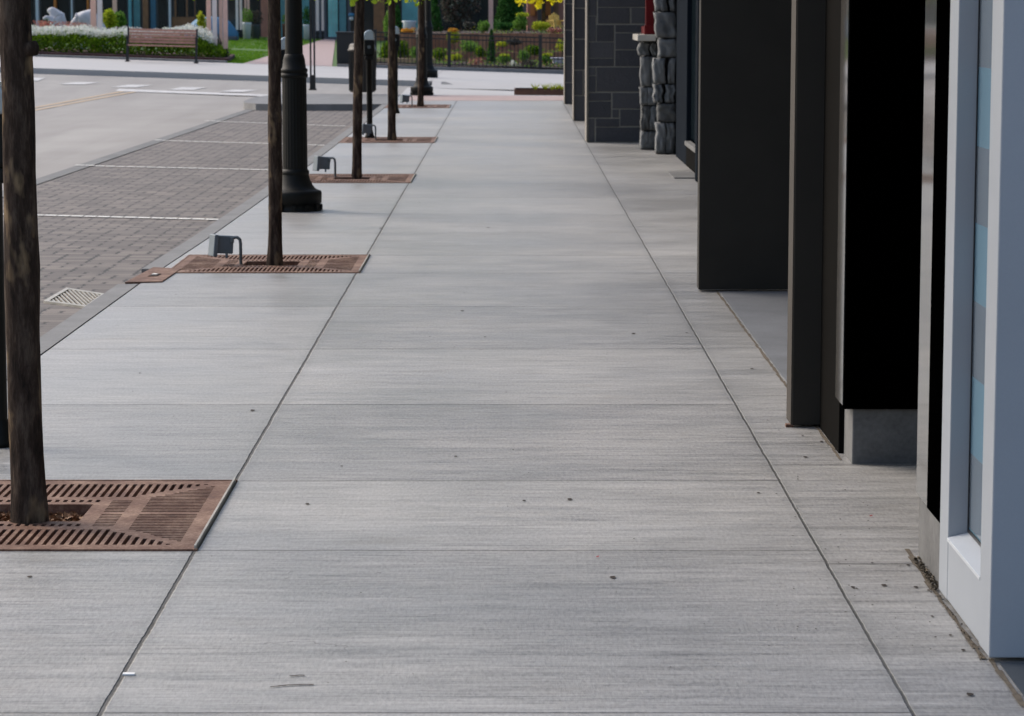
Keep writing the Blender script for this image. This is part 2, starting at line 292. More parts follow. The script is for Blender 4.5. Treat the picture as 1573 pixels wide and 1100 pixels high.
M = dict(
 walk=sidewalk_mat(), paver=paver_mat(), asphalt=asphalt_mat(), bark=bark_mat(), rust=rust_mat(),
 kerb=mottled('kerb_concrete', (.17,.17,.168), .3, 3, .7, bmp=.4), strip=mottled('edge_concrete', (.14,.14,.135), .28, 2, .7, bmp=.4),
 farwalk=mottled('pale_far_concrete', (.42,.405,.385), .08, .8, .6, bmp=.2), farpaint=mottled('worn_road_paint', (.52,.51,.49), .2, 5, .6), paint=mottled('road_paint', (.72,.71,.66), .2, 8, .6, fine=90), yellow=mottled('yellow_paint', (.45,.33,.2), .15, 8),
 brickpath=brick_mat('pink_brick_paving', (.42,.31,.29), (.5,.38,.35), (.36,.3,.29), 4), grassbase=mottled('lawn_soil', (.06,.13,.02), .3, 3, .9),
 grass=leafmat('grass_blades', [(.07,.17,.012), (.12,.27,.02), (.2,.34,.03)], .4), soil=mottled('dark_mulch', (.035,.02,.015), .6, 14, .95, bmp=.9),
 redmulch=mottled('red_mulch', (.06,.022,.02), .5, 14, .95, bmp=.9), earth=mottled('ground_earth', (.12,.11,.1), .3, .4, .9),
 black=mottled('black_enamel', (.004,.0045,.0035), .3, 9, .55, spec=.22, bmp=.05), iron=mottled('black_iron', (.008,.008,.009), .3, 9, .5),
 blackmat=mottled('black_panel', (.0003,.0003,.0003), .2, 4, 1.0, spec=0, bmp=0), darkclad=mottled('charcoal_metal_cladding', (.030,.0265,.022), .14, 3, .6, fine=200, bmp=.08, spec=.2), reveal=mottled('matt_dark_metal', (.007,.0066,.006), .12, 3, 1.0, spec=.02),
 bronze=mottled('bronze_edge_trim', (.05,.043,.036), .15, 3, .7, spec=.2), greyclad=mottled('grey_painted_aluminium', (.32,.345,.375), .06, 2, .5, spec=.3, fine=260, bmp=.03),
 sill=mottled('pale_sill_metal', (.52,.55,.58), .06, 4, .35), plinth=mottled('poured_concrete', (.12,.12,.118), .4, 5, .75, bmp=.4), reflbands=reflection_bands_mat(),
 recess=mottled('smooth_recess_concrete', (.15,.158,.17), .25, 2.5, .6, bmp=.2), slate=mottled('slate_step', (.05,.06,.07), .25, 3, .5), tan=mottled('tan_sealant', (.10,.08,.055), .5, 30, .9, bmp=.8),
 stone=stone_mat('dark_ashlar', (.045,.045,.051), (.085,.083,.087)), rough=stone_mat('rough_grey_stone', (.075,.076,.073), (.17,.175,.175)),
 mortar=mottled('mortar', (.28,.265,.23), .2, 20, .9), litside=mottled('painted_lit_side', (.24,.215,.18), .15, 6, .7), redpaint=mottled('oxblood_paint', (.11,.006,.008), .2, 4, .7, spec=.15),
 sillstone=mottled('limestone_sill', (.42,.4,.35), .15, 8, .75), navy=mottled('blue_grey_frame', (.009,.0125,.018), .15, 3, 1.0, spec=.03), darkglass=glass_mat('dark_glass', (.012,.02,.024)),
 tealglass=glass_mat('teal_glass', (.1,.32,.36), .3), blueglass=glass_mat('blue_curtained_glass', (.03,.16,.27), .3), mirror=mottled('polished_side_glass', (.34,.32,.29), .05, 2, .07, .8, bmp=0),
 timber=mottled('weathered_pink_timber', (.72,.46,.37), .15, 6, .8), timber2=mottled('pale_timber', (.75,.66,.62), .12, 6, .8), benchwood=mottled('bench_slat_wood', (.52,.28,.21), .25, 9, .7),
 brown=mottled('brown_timber', (.22,.11,.05), .3, 5, .7), orange=mottled('orange_timber', (.5,.17,.03), .3, 4, .6), whitecol=mottled('pale_column', (.55,.6,.63), .1, 3, .6),
 redbrick=mottled('reddish_wall', (.34,.16,.11), .2, 3, .8), teal=mottled('turquoise_door', (.25,.6,.56), .2, 3, .5), floodgrey=mottled('grey_enamel_housing', (.15,.19,.215), .15, 12, .55),
 galv=mottled('galvanised_steel', (.12,.14,.15), .3, 20, .4, .6), dome=mottled('silver_meter_dome', (.4,.46,.5), .12, 9, .25, .6), tanwall=mottled('tan_block_wall', (.45,.31,.17), .35, 5, .85),
 redwall=brick_mat('red_retaining_blocks', (.26,.11,.06), (.42,.22,.12), (.08,.045,.03), 2.2), rusty=mottled('rusty_steel_edging', (.12,.055,.035), .3, 8, .7), statue=mottled('white_stone_statue', (.5,.5,.52), .2, 7, .7),
 bluecloth=mottled('blue_cover', (.04,.17,.3), .2, 4, .6), whitepot=mottled('white_pot', (.6,.64,.68), .06, 5, .5), greypot=mottled('dark_pot', (.07,.08,.095), .1, 5, .6), yellowpaint=mottled('yellow_paint_wood', (.62,.42,.1), .1, 5, .6),
 bin=mottled('brown_green_bin', (.035,.03,.024), .3, 9, .5), cast=mottled('worn_cast_iron', (.38,.36,.31), .35, 14, .5, .3), litterwhite=mottled('white_scrap', (.8,.8,.78), .05, 9), debris=mottled('dry_leaf_crumbs', (.03,.02,.014), .5, 30, .9),
 leafred=mottled('red_petal', (.3,.03,.04), .3, 30, .7),
 wallcoat=mottled('upper_wall_render', (.1,.1,.1), .15, 1.2, .8),
 leaf=leafmat('young_green_leaves', [(.16,.27,.02), (.27,.38,.03), (.4,.46,.04)], .55), leafyel=leafmat('yellow_leaves', [(.55,.5,.015), (.75,.66,.02), (.8,.72,.04)], .55),
 hedge=leafmat('hedge_leaves', [(.03,.075,.004), (.10,.19,.008), (.2,.33,.015)]), white=leafmat('white_petals', [(.55,.6,.5), (.75,.76,.7), (.85,.84,.82)], .3),
 conifer=leafmat('conifer_needles', [(.015,.06,.012), (.035,.12,.022), (.06,.17,.035)], .2), lime=leafmat('lime_leaves', [(.22,.32,.02), (.42,.48,.03), (.58,.58,.06)]),
 purple=leafmat('purple_leaves', [(.03,.05,.035), (.09,.06,.05), (.1,.13,.11)], .2), pink=leafmat('pink_red_petals', [(.3,.08,.08), (.45,.2,.15), (.4,.3,.22)]),
 fern=leafmat('mid_green_leaves', [(.06,.15,.02), (.15,.3,.04), (.26,.4,.1)]), orangefl=leafmat('orange_petals', [(.5,.16,.03), (.6,.3,.05), (.5,.4,.05)]),
)

# ------------------------------------------------------------------ ground sheets that follow the terrain
YS = [-30,-5,5,10,20,30,40,48]+[50+i for i in range(11)]+[66,72,90,110,300,900]
def sheet(name, rows, off, thick, mat, kink=True, sides=True):
    """rows = [(Y, xl, xr)]; top follows zg + off, with side faces down by thick"""
    mb = MB(); L = []
    for (y, a, b) in rows:
        xs = sorted(set([a, b]+[k for k in (-26, -8, 1, 4) if a < k < b])) if kink else [a, b]
        L.append((y, xs))
    n = len(L[0][1]); assert all(len(l[1]) == n for l in L), name
    vs = [(x, y, zg(x, y)+off) for y, xs in L for x in xs]; fs = [(i*n+k, i*n+k+1, (i+1)*n+k+1, (i+1)*n+k) for i in range(len(L)-1) for k in range(n-1)]
    mb.add(vs, fs)
    if sides:
        loop = [i for i in range(n)]+[r*n+n-1 for r in range(1, len(L))]+[(len(L)-1)*n+k for k in range(n-2, -1, -1)]+[r*n for r in range(len(L)-2, 0, -1)]
        top = [vs[i] for i in loop]; bot = [(x,y,z-thick) for x,y,z in top]; q = len(loop)
        mb.add(top+bot, [(i, q+i, q+(i+1)%q, (i+1)%q) for i in range(q)])
    return tag(mb.build(name, mat), kind='structure')
def yr(a, b, extra=()): return sorted(set([a, b]+[y for y in YS if a < y < b]+[e for e in extra if a < e < b]))

sheet('ground', [(y, -400, 400) for y in yr(-60, 900)], -.16, 0, M['earth'], sides=False)
sheet('road', [(y, -60, 5.5) for y in yr(-20, 60.6)], -.124, 0, M['asphalt'], sides=False)
# near pavement: three bays of concrete between the grates are one sheet; the tree pits are holes
GR = [(-2.18, -.972, 8.27, 9.50), (-2.16, -.955, 17.20, 18.44), (-2.15, -.955, 26.25, 27.62), (-2.13, -.945, 34.2, 35.7), (-2.12, -1.03, 46.4, 48.0)]
def kerbx(y):
    pts = [(-5, -2.262), (13, -2.254), (16.5, -2.244), (19.9, -2.19), (23.7, -2.16), (30.4, -2.135), (48.5, -2.113), (60, -2.11)]
    for (a, b), (c, d) in zip(pts, pts[1:]):
        if a <= y <= c: return b+(d-b)*(y-a)/(c-a)
    return -2.11
mb = MB(); cuts = sorted(set([-4, 3, 13, 16.5, 19.9, 23.7, 30.4, 48.5, 53.2]+[50,51,52,53]+[v for g in GR for v in g[2:]]))
for a, b in zip(cuts, cuts[1:]):
    g = next((g for g in GR if g[2] <= a+1e-6 and b-1e-6 <= g[3]), None)
    spans = [(g[1]+.012, 5.0)] if g else [(None, 5.0)]
    if g: spans.append((None, g[0]-.012))
    for l, r in spans:
        la = kerbx(a) if l is None else l; lb = kerbx(b) if l is None else l
        if r <= min(la, lb): continue
        mb.add([(la,a,zg(la,a)),(r,a,zg(r,a)),(r,b,zg(r,b)),(lb,b,zg(lb,b))], [(0,1,2,3)])
mb.add([(-2.1,53.2,zg(-2.1,53.2)),(5,53.2,zg(5,53.2)),(5,53.2,-.15),(-2.1,53.2,-.15)], [(0,3,2,1)])
tag(mb.build('sidewalk', M['walk']), kind='structure')
# kerb stones along the pavement
mb = MB(); ys = [-5, 0, 3, 6, 9, 13, 16.55]; ys2 = [17.52, 19.9, 23.7, 30.4, 36, 42, 48.4]
for seq in (ys, ys2):
    for a, b in zip(seq, seq[1:]):
        xa, xb = kerbx(a), kerbx(b); b2 = b-.006
        vs = [(xa-.15,a,-.15),(xa-.014,a,-.15),(xb-.014,b2,-.15),(xb-.15,b2,-.15),(xa-.14,a,-.004),(xa-.014,a,-.002),(xb-.014,b2,-.002),(xb-.14,b2,-.004)]
        mb.add(vs, [(0,3,2,1),(4,5,6,7),(0,1,5,4),(1,2,6,5),(2,3,7,6),(3,0,4,7)])
tag(mb.build('kerb', M['kerb']), kind='structure')
# parking bay pavers and the flush concrete strip beside the road
def stripx(y): return -4.80+(y-28)*.0135 if y > 28 else -4.80
rows = [(y, stripx(y), kerbx(y)-.14) for y in (-5, 13, 16.5, 19.9, 23.7, 28, 30.4, 40, 48.45)]
sheet('parking_bay_paving', rows, -.12, 0, M['paver'], kink=False, sides=False)
sheet('concrete_edge_strip', [(y, stripx(y)-.19, stripx(y)-.012) for y in (-5, 13, 28, 40, 48.3, 50)], -.114, .02, M['strip'], kink=False)
# bulb-out behind the bay
rows = [(48.5, -4.2, -2.12), (48.65, -4.5, -2.12), (49.2, -4.75, -2.12), (50, -4.85, -2.12), (51, -4.85, -2.12), (52, -4.8, -2.12), (52.7, -4.55, -2.12), (53.2, -4.0, -2.12)]
sheet('bulb_out', rows, -.003, .15, M['kerb'], kink=False)
sheet('brick_band', [(y, -1.9, 4) for y in (50.2, 51, 52, 52.9)], .003, 0, M['brickpath'], kink=False, sides=False)
# far pavement across the side street, its ramp, its back edging
sheet('far_sidewalk', [(y, -60, -1.75) for y in yr(60.5, 71.6)], 0, .15, M['farwalk'])
sheet('far_sidewalk_corner', [(y, -1.74, 8) for y in yr(60.5, 71.6)], -.001, .05, M['farwalk'])
mb = MB(); mb.add([(-1.7,59.3,zg(-1.7,59.3)-.118),(8,59.3,zg(8,59.3)-.118),(8,60.49,zg(8,60.5)-.004),(-1.7,60.49,zg(-1.7,60.5)-.004)], [(0,1,2,3)])
tag(mb.build('curb_ramp', M['farwalk']), kind='structure')
mb = MB(); mb.add([(-1.5,60.0,zg(-1.5,60.0)-.045),(-.15,60.0,zg(-.15,60)-.045),(-.15,60.47,zg(-.15,60.4)-.002),(-1.5,60.47,zg(-1.5,60.4)-.002)], [(0,1,2,3)])
tag(mb.build('warning_pad', M['strip']), kind='structure')
sheet('crosswalk_apron', [(y, -2.2, 5) for y in yr(53.21, 59.3)], -.118, 0, M['farwalk'], sides=False)
# plaza: lawn, brick path, cross path
def pathx(y):      # left and right edge of the pink brick path in world X
    a = T(372, 98); b = T(492, 62); c = T(520, 98); d = T(517, 62)
    t = (y-a.y)/(b.y-a.y); return a.x+(b.x-a.x)*t, c.x+(d.x-c.x)*t
sheet('lawn', [(y, -60, 12) for y in yr(71.6, 110, (80,100))], -.006, 0, M['grassbase'], sides=False)
sheet('brick_path', [(y, pathx(y)[0], pathx(y)[1]) for y in (71.6, 72, 76, 80, 90, 100)], .006, .02, M['brickpath'], kink=False)
FPY = T(350, 76.5).y
sheet('plaza_footpath', [(FPY-.5, -40, pathx(FPY)[0]+.3), (FPY+1.6, -40, pathx(FPY)[0]+.3)], .001, 0, M['farwalk'], kink=False, sides=False)
sheet('plaza_edging', [(71.6, -26, -7.4), (72.1, -26, -7.4)], .05, .12, M['kerb'], kink=False)
sheet('fence_kerb', [(71.6, -4.5, 6), (72.0, -4.5, 6)], .06, .12, M['kerb'], kink=False)
# ------------------------------------------------------------------ painted markings
def quad_ground(name, pts, mat, off, label_kind='structure'):
    mb = MB(); mb.add([(x, y, zg(x, y)+off) for x, y in pts], [(0,1,2,3)]); return tag(mb.build(name, mat), kind=label_kind)
def gz(px, py, off=-.12): p = T(px, py, off); return (p.x, p.y)
for (a, b) in ((( -4.99,23.95), (-2.46,23.15)), ((-4.96,31.26), (-2.40,30.30)), ((-4.84,37.36), (-2.42,35.95)), ((-4.88,43.9), (-2.5,41.9))):
    a, b = Vector(a), Vector(b); n = int((b-a).length/.125); mb = MB()
    for i in range(n):
        p = a+(b-a)*(i/n); q = a+(b-a)*((i+.9)/n)
        z = -.1135 if p.x > -4.75 else -.1085
        mb.add([(p.x,p.y-.055,z),(q.x,q.y-.055,z),(q.x,q.y+.055,z),(p.x,p.y+.055,z)], [(0,1,2,3)])
    tag(mb.build('stall_line', M['paint']), kind='structure')
for (x0,y0,x1,y1) in ((20,124,62,119.5),(90,129.5,146,126.5),(170,134,228,130.5),(258,138,310,134.2),(335,141.2,390,138)):
    A = gz(x0,y0); B = gz(x1,y1); quad_ground('crosswalk_bar', [A, (A[0]+.5, A[1]+.1), (B[0]+.1, B[1]), (B[0]-.4, B[1]-.1)], M['farpaint'], -.118)
A = gz(180,138.2); B = gz(445,148.2); quad_ground('stop_line', [(A[0],A[1]-.3),(B[0],B[1]-.3),(B[0],B[1]+.3),(A[0],A[1]+.3)], M['farpaint'], -.118)
for dx in (0, .26):
    pts = [T(px, 163-(px-60)*.184, -.118) for px in (-60, -20, 20, 60, 80, 100, 115, 130, 140, 150, 160, 168, 176, 184)]
    sheet('centre_line', [(q.y, q.x+dx, q.x+dx+.12) for q in pts], -.118, 0, M['yellow'], kink=False, sides=False)

# ------------------------------------------------------------------ right-hand shop fronts
# near shop with grey aluminium frame
XS = 1.22
sh = thing('shop_front', 'grey aluminium shop window front with painted blue reflection bands at the right edge', 'shop front', (XS+.2, 7.2, 0))
def P(mb, name, mat, parent, bev=.003):
    o = mb.build(name, mat, parent); o.location = -parent.location
    if bev: bevel(o, bev)
    return o
P(MB().box((XS,6.81,.012),(2.6,6.965,3.4)), 'end_pier', M['greyclad'], sh, .004)
P(MB().box((XS+.002,7.50,.012),(XS+.09,7.645,3.4)), 'jamb', M['greyclad'], sh)
P(MB().box((XS+.003,6.966,.014),(XS+.07,7.499,.178)), 'base_panel', M['greyclad'], sh)
mb = MB(); mb.add([(XS-.001,6.967,.180),(XS+.062,6.967,.196),(XS+.062,7.498,.196),(XS-.001,7.498,.180),(XS-.001,6.967,.190),(XS+.062,6.967,.206),(XS+.062,7.498,.206),(XS-.001,7.498,.190)],
   [(0,3,2,1),(4,5,6,7),(0,1,5,4),(1,2,6,5),(2,3,7,6),(3,0,4,7)]); P(mb, 'window_sill', M['sill'], sh, .001)
mb = MB().box((XS+.055,6.966,.207),(XS+.0585,6.975,3.3)).box((XS+.0555,7.494,.207),(XS+.0585,7.4995,3.3)).box((XS+.055,6.976,.207),(XS+.0585,7.493,.216)); P(mb, 'glazing_gasket', M['iron'], sh, 0)
P(MB().box((XS+.0592,6.967,.207),(XS+.068,7.499,3.3)), 'window_pane', M['reflbands'], sh, 0)
P(MB().box((XS+.075,7.0,.0),(2.6,7.63,3.4)), 'inner_wall', M['wallcoat'], sh, 0)
P(MB().box((1.19,6.8,3.401),(4.6,7.66,6.5)), 'upper_wall', M['wallcoat'], sh, 0)
# dark clad shop: black glass box, concrete plinth, charcoal piers
ds = thing('shop_front', 'charcoal metal clad shop front with black panel above a concrete plinth', 'shop front', (1.4, 12, 0))
P(MB().box((1.238,7.66,-.02),(2.4,8.15,.195)), 'plinth', M['plinth'], ds, .006)
P(MB().box((1.232,7.93,.196),(1.26,8.17,3.4)), 'side_window', M['mirror'], ds, .002)
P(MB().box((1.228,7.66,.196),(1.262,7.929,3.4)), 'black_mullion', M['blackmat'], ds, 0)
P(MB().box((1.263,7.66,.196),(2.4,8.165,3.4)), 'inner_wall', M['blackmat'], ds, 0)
P(MB().box((1.252,9.88,-.02),(2.6,10.74,.205)), 'plinth', M['plinth'], ds, .006)
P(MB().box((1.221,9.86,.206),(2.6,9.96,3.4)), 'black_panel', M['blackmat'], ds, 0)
P(MB().box((1.217,9.90,.215),(1.2205,10.12,3.4)), 'side_window', M['mirror'], ds, 0)
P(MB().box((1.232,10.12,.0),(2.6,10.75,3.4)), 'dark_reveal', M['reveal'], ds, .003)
P(MB().box((1.122,10.76,.01),(1.272,10.94,3.4)), 'metal_pier', M['darkclad'], ds, .004)
P(MB().box((1.1185,10.764,.012),(1.1218,10.936,3.4)), 'edge_trim', M['bronze'], ds, 0)
P(MB().box((1.10,10.765,.0),(1.13,10.80,.012)), 'foot_plate', M['rust'], ds, 0)
P(MB().box((1.113,16.05,.012),(2.6,16.19,3.4)), 'metal_pier', M['darkclad'], ds, .004)
P(MB().box((2.4,8.2,0),(2.5,9.85,3.4)).box((2.5,10.95,0),(2.6,16.04,3.4)), 'back_wall', M['darkglass'], ds, 0)
P(MB().box((1.09,7.665,3.401),(4.6,16.2,6.5)), 'upper_wall', M['wallcoat'], ds, 0)
P(MB().box((2.501,8.2,0),(4.6,9.85,3.4)).box((2.601,9.96,0),(4.6,16.19,3.4)), 'inner_wall', M['wallcoat'], ds, 0)
# shop window beyond the pier
vs_ = thing('shop_window', 'blue grey framed shop window with a pale sill beyond the charcoal pier', 'shop window', (2.1, 28, 0))
P(MB().box((1.88,29.2,.0),(2.3,31.0,3.4)), 'frame', M['navy'], vs_, .01)
P(MB().box((1.80,26.35,.0),(1.97,26.6,3.4)), 'frame', M['navy'], vs_, .01)
P(MB().box((1.93,26.6,.29),(1.96,29.19,3.4)), 'window_pane', M['darkglass'], vs_, 0)
P(MB().box((1.86,26.6,.22),(1.93,29.15,.265)), 'window_sill', M['plinth'], vs_, .006)
P(MB().box((1.88,26.6,.0),(2.2,29.19,.219)), 'base_panel', M['reveal'], vs_, .006)
P(MB().box((1.97,26.35,.29),(4.6,29.19,3.4)).box((2.601,16.2,0),(4.6,26.34,3.4)), 'inner_wall', M['wallcoat'], vs_, 0)
P(MB().box((1.7,16.21,3.401),(4.6,31.0,6.5)), 'upper_wall', M['wallcoat'], vs_, 0)
tag(MB().box((1.62,26.9,.001),(1.86,27.9,.012)).build('doormat', M['plinth']), 'flat grey mat on the pavement below the pale window sill', 'mat')
tag(MB().box((1.236,10.95,-.02),(2.39,16.03,.004)).build('recess_floor', M['recess']), kind='structure')
# stone building
sb = thing('stone_building', 'dark stone building with three square piers and an oxblood window frame', 'building', (1.6, 40, 0))
def stone_face(rects, Y, px=True):
    mb = MB()
    for (u0,u1,v0,v1) in rects:
        if px: a = W(860+u0/3.93, v0/3.93, Y); b = W(860+u1/3.93, v1/3.93, Y); x0,x1,z0,z1 = a.x, b.x, b.z, a.z
        else: x0,x1,z0,z1 = u0,u1,v0,v1
        mb.box((x0,Y-.010-R.random()*.004,max(.01,z0)),(x1,Y+.01,z1), .004)
    return mb
blk = [(175,220,-60,95),(230,515,-60,42),(230,420,48,142),(432,515,48,142),(175,215,100,250),(222,325,152,250),(175,325,256,350),(175,325,355,400),(335,515,152,195),(335,515,202,298),(335,515,305,400),
 (175,215,408,455),(222,515,408,552),(175,215,460,555),(175,308,562,608),(318,515,562,655),(175,308,614,710),(318,355,662,710),(365,515,662,760),(175,208,718,870),(218,358,718,765),(218,515,770,870)]
P(MB().box((.975,34.3,0),(1.75,35.2,3.4)), 'stone_pier', M['mortar'], sb, 0)
q = P(stone_face(blk, 34.3), 'stone_facing', M['stone'], sb, 0)
top = []
z = W(900, -16, 34.3).z+.01
while z < 3.4:
    h = R.choice((.18,.27,.36)); x = .98
    while x < 1.45: ww = R.choice((.28,.4,.5)); top.append((x, min(x+ww, 1.49), z, min(z+h, 3.4))); x += ww+.02
    z += h+.02
P(stone_face(top, 34.3, False), 'stone_facing', M['stone'], sb, 0)
P(MB().box((.957,34.27,.01),(.974,34.9,3.4)), 'lit_side_strip', M['litside'], sb, .004)  # added pale strip, paints the light on the pier's left side face
for (x0, x1, Y) in ((.944,1.2,40.97), (.955,1.2,48.3)):
    P(MB().box((x0+.02,Y,0),(1.75,Y+.9,3.4)), 'stone_pier', M['mortar'], sb, 0)
    rr = []; z = .01; k = 0
    while z < 3.35:
        h = R.choice((.27,.36,.44)); x = x0+.022; c = R.choice((.12,.3,.5)) if k % 2 else R.choice((.22,.4))
        while x < 1.6: rr.append((x, min(x+c, 1.7), z, min(z+h, 3.4))); x += c+.018; c = R.choice((.3,.45))
        z += h+.018; k += 1
    P(stone_face(rr, Y, False), 'stone_facing', M['stone'], sb, 0)
    P(MB().box((x0+.004,Y-.03,.01),(x0+.0195,Y+.55,3.4)), 'lit_side_strip', M['litside'], sb, .004)  # same pale strip, side light put into colour on the farther piers
def rough_stack(x0, x1, Y, z1, seed, hs=(.22,.3,.36), ztop=None):
    rr = random.Random(seed); mb = MB(); z = .005
    while z < z1-.02:
        h = min(rr.choice(hs), z1-z); cuts = [x0, x0+(x1-x0)*rr.uniform(.45,.65), x1] if rr.random() < .6 else [x0, x1]
        for a, b in zip(cuts, cuts[1:]):
            bm = bmesh.new(); bmesh.ops.create_cube(bm, size=1); bmesh.ops.subdivide_edges(bm, edges=bm.edges[:], cuts=5, use_grid_fill=True)
            ja = rr.uniform(-.035, .025) if a == x0 else 0; hw = rr.uniform(-.02, .03); tl = rr.uniform(-.06, .06)
            for v in bm.verts:
                c = v.co.copy(); r = 1-.05*((abs(c.x*2))**6+(abs(c.z*2))**6)
                n = noise.noise(Vector((c.x*4+seed, c.y*4+z*7, c.z*4)))
                v.co = Vector(((a+b)/2+ja+c.x*(b-a-.012+hw*(len(cuts) == 2))+tl*c.z*.3+.02*noise.noise(Vector((c.z*3+seed, z*5, 1))), Y+.14+c.y*.3*r+(-.045*n-.02 if c.y < 0 else 0), z+h/2+c.z*(h-.014)*1.0+.01*n))
            for f in bm.faces: f.smooth = True
            bm.verts.index_update(); mb.add([v.co[:] for v in bm.verts], [[v.index for v in f.verts] for f in bm.faces], True); bm.free()
        z += h
    return mb
P(MB().box((1.60,32.75,0),(1.95,33.6,1.27)).box((1.74,31.75,0),(1.95,33.2,3.4)), 'backing_wall', M['rough'], sb, 0)
P(rough_stack(1.53, 1.745, 32.5, 1.27, 3), 'rough_stone_spandrel', M['rough'], sb, 0)
P(rough_stack(1.672, 1.90, 31.5, 3.4, 5), 'quoin_stones', M['rough'], sb, 0)
P(MB().box((1.50,32.3,1.285),(1.72,33.6,1.36)), 'window_sill', M['sillstone'], sb, .01)
P(MB().box((1.60,32.42,1.361),(1.70,32.52,3.4), .0).box((1.585,32.40,1.361),(1.715,32.55,1.47)).box((1.60,32.521,1.361),(1.66,33.5,1.45)), 'window_frame', M['redpaint'], sb, .008)
P(MB().box((1.66,32.53,1.45),(1.68,33.5,3.4)), 'window_pane', M['darkglass'], sb, 0)
P(MB().box((1.75,33.61,0),(4.6,52,3.4)).box((1.96,31.02,0),(4.6,33.6,3.4)), 'side_wall', M['stone'], sb, 0)
P(MB().box((.95,31.01,3.401),(4.6,52,8)), 'upper_wall', M['wallcoat'], sb, 0)
tag(sb.children[0], None)
# slate step at the near doorway, gap of tan sealant along the building line
tag(MB().box((1.245,4.2,-.05),(3.5,6.80,.003)).build('slate_threshold', M['slate']), kind='structure')
mb = MB(); y = 4.2
while y < 16.0:
    a, b = y, y+.12; j = lambda: R.uniform(-.004,.004)
    x = 1.228 if y < 6.8 else (1.212 if y < 7.7 else 1.222)
    if y > 7.7 and y < 8.2: wd = .02
    elif 8.2 <= y < 9.85: y += .12; continue
    else: wd = .013
    mb.add([(x-wd/2+j(),a,.003),(x+wd/2+j(),a,.003),(x+wd/2+j(),b,.003),(x-wd/2+j(),b,.003)], [(0,1,2,3)]); y += .12
tag(mb.build('sealant_joint', M['tan']), kind='structure')

# ------------------------------------------------------------------ leaf clouds
def leaves(mb, c, rad, n, size, rnd, shell=.35, flat=0, leafshape=False):
    for _ in range(n):
        d = Vector((rnd.gauss(0,1), rnd.gauss(0,1), rnd.gauss(0,1))).normalized(); r = shell+(1-shell)*rnd.random()**.5
        r *= 1+.25*noise.noise(d*2.3+Vector(c)*1.7)
        p = Vector((c[0]+d.x*rad[0]*r, c[1]+d.y*rad[1]*r, c[2]+d.z*rad[2]*r)); leaf1(mb, p, size*rnd.uniform(.6,1.35), rnd, flat, leafshape)
def leaf1(mb, p, s, rnd, flat=0, shape=False):
    a = Vector((rnd.gauss(0,1), rnd.gauss(0,1), rnd.gauss(0,1)*(1-flat))).normalized(); b = a.orthogonal().normalized(); b = (Matrix.Rotation(rnd.random()*6.28, 3, a) @ b); 
    if shape:
        mb.add([p-a*s*.5, p-a*s*.2+b*s*.3, p+a*s*.18+b*s*.27, p+a*s*.55, p+a*s*.18-b*s*.27, p-a*s*.2-b*s*.3], [(0,1,2,3,4,5)])
    else:
        mb.add([p-a*s*.5, p+b*s*.3, p+a*s*.5, p-b*s*.3], [(0,1,2,3)])

# ------------------------------------------------------------------ street trees
def tree(base, rad, lean, label, seed, knob=False, sprays=(), crown_z=2.5):
    rnd = random.Random(seed); t = thing('street_tree', label, 'tree', base, 0, 'slim street trees standing in the iron grates')
    mb = MB(); H = 4.6; n = 46; pts = []; rs = []
    for i in range(n+1):
        z = -.08+(H+.08)*i/n; f = z/H
        pts.append((lean*z+.012*noise.noise(Vector((seed, z*.8, 0))), .012*noise.noise(Vector((z*.8, seed, 3))), z))
        rs.append(rad*(1.0+.22*math.exp(-max(z,0)*11)-.04*f-.3*f*f)*(1+.05*noise.noise(Vector((seed, seed, z*4)))))
    mb.tube(pts, rs, 24, wob=.12, seed=seed); mb.build('trunk', M['bark'], t)
    if knob:
        MB().tube([(rad*.55,-.02,1.525),(rad*1.12,-.03,1.53),(rad*1.28,-.03,1.53)], [.024,.024,.010], 12).build('branch_stub', M['bark'], t)
    cr = MB(); br = MB()
    for k in range(11):
        z = rnd.uniform(2.6, 4.4); a = rnd.random()*6.28; L = rnd.uniform(.7,1.3); s = Vector((lean*z, 0, z)); e = s+Vector((math.cos(a)*L, math.sin(a)*L, rnd.uniform(.4,1.0)))
        m_ = (s+e)/2+Vector((0,0,.12)); br.tube([s, m_, e], [.022,.014,.006], 6)
        for q in (.5, .75, 1.0):
            c = s.lerp(e, q); leaves(cr, c, (.42,.42,.34), 70, .085, rnd, .1, 0, True)
    leaves(cr, (lean*4.6,0,4.9), (.9,.9,.9), 420, .085, rnd, .1, 0, True)
    for (px, py, cnt, sx) in sprays:     # low drooping twigs
        p = W(px, py, base[1]+rnd.uniform(-.35,.05))-Vector(base)
        s = Vector((lean*2.6,0,2.7)); br.tube([s, (s+p)/2+Vector((0,0,.15)), p+Vector((0,0,.05))], [.012,.008,.003], 5)
        for _ in range(cnt):
            leaf1(cr, p+Vector((rnd.gauss(0,sx), rnd.gauss(0,.08), abs(rnd.gauss(0,.045)))), rnd.uniform(.06,.095), rnd, 0, True)
    br.build('branch', M['bark'], t); cr.build('crown', M['leaf'], t); return t
t1 = tree((-1.562, 8.75, 0), .054, -.004, 'nearest slim street tree with flaking brown bark, beside the parking meter', 1, True)
t2 = tree((-1.528, 17.72, 0), .044, .010, 'second street tree, slim brown trunk in front of the big black lamp post', 2, sprays=((292,-4,5,.09),(318,-4,9,.13),(352,-3,7,.1),(275,-6,4,.05)))
t3 = tree((-1.518, 27.14, 0), .047, .024, 'third street tree, dark trunk right of the black lamp post base', 3, sprays=((492,-2,9,.1),(540,8,7,.05),(510,-4,6,.08),(568,-5,5,.08)))
t4 = tree((-1.505, 35.0, 0), .049, .004, 'fourth street tree, dark trunk just right of the silver domed parking meter', 4, sprays=((585,4,7,.05),(593,12,6,.03),(625,2,8,.12),(570,-2,6,.1)))
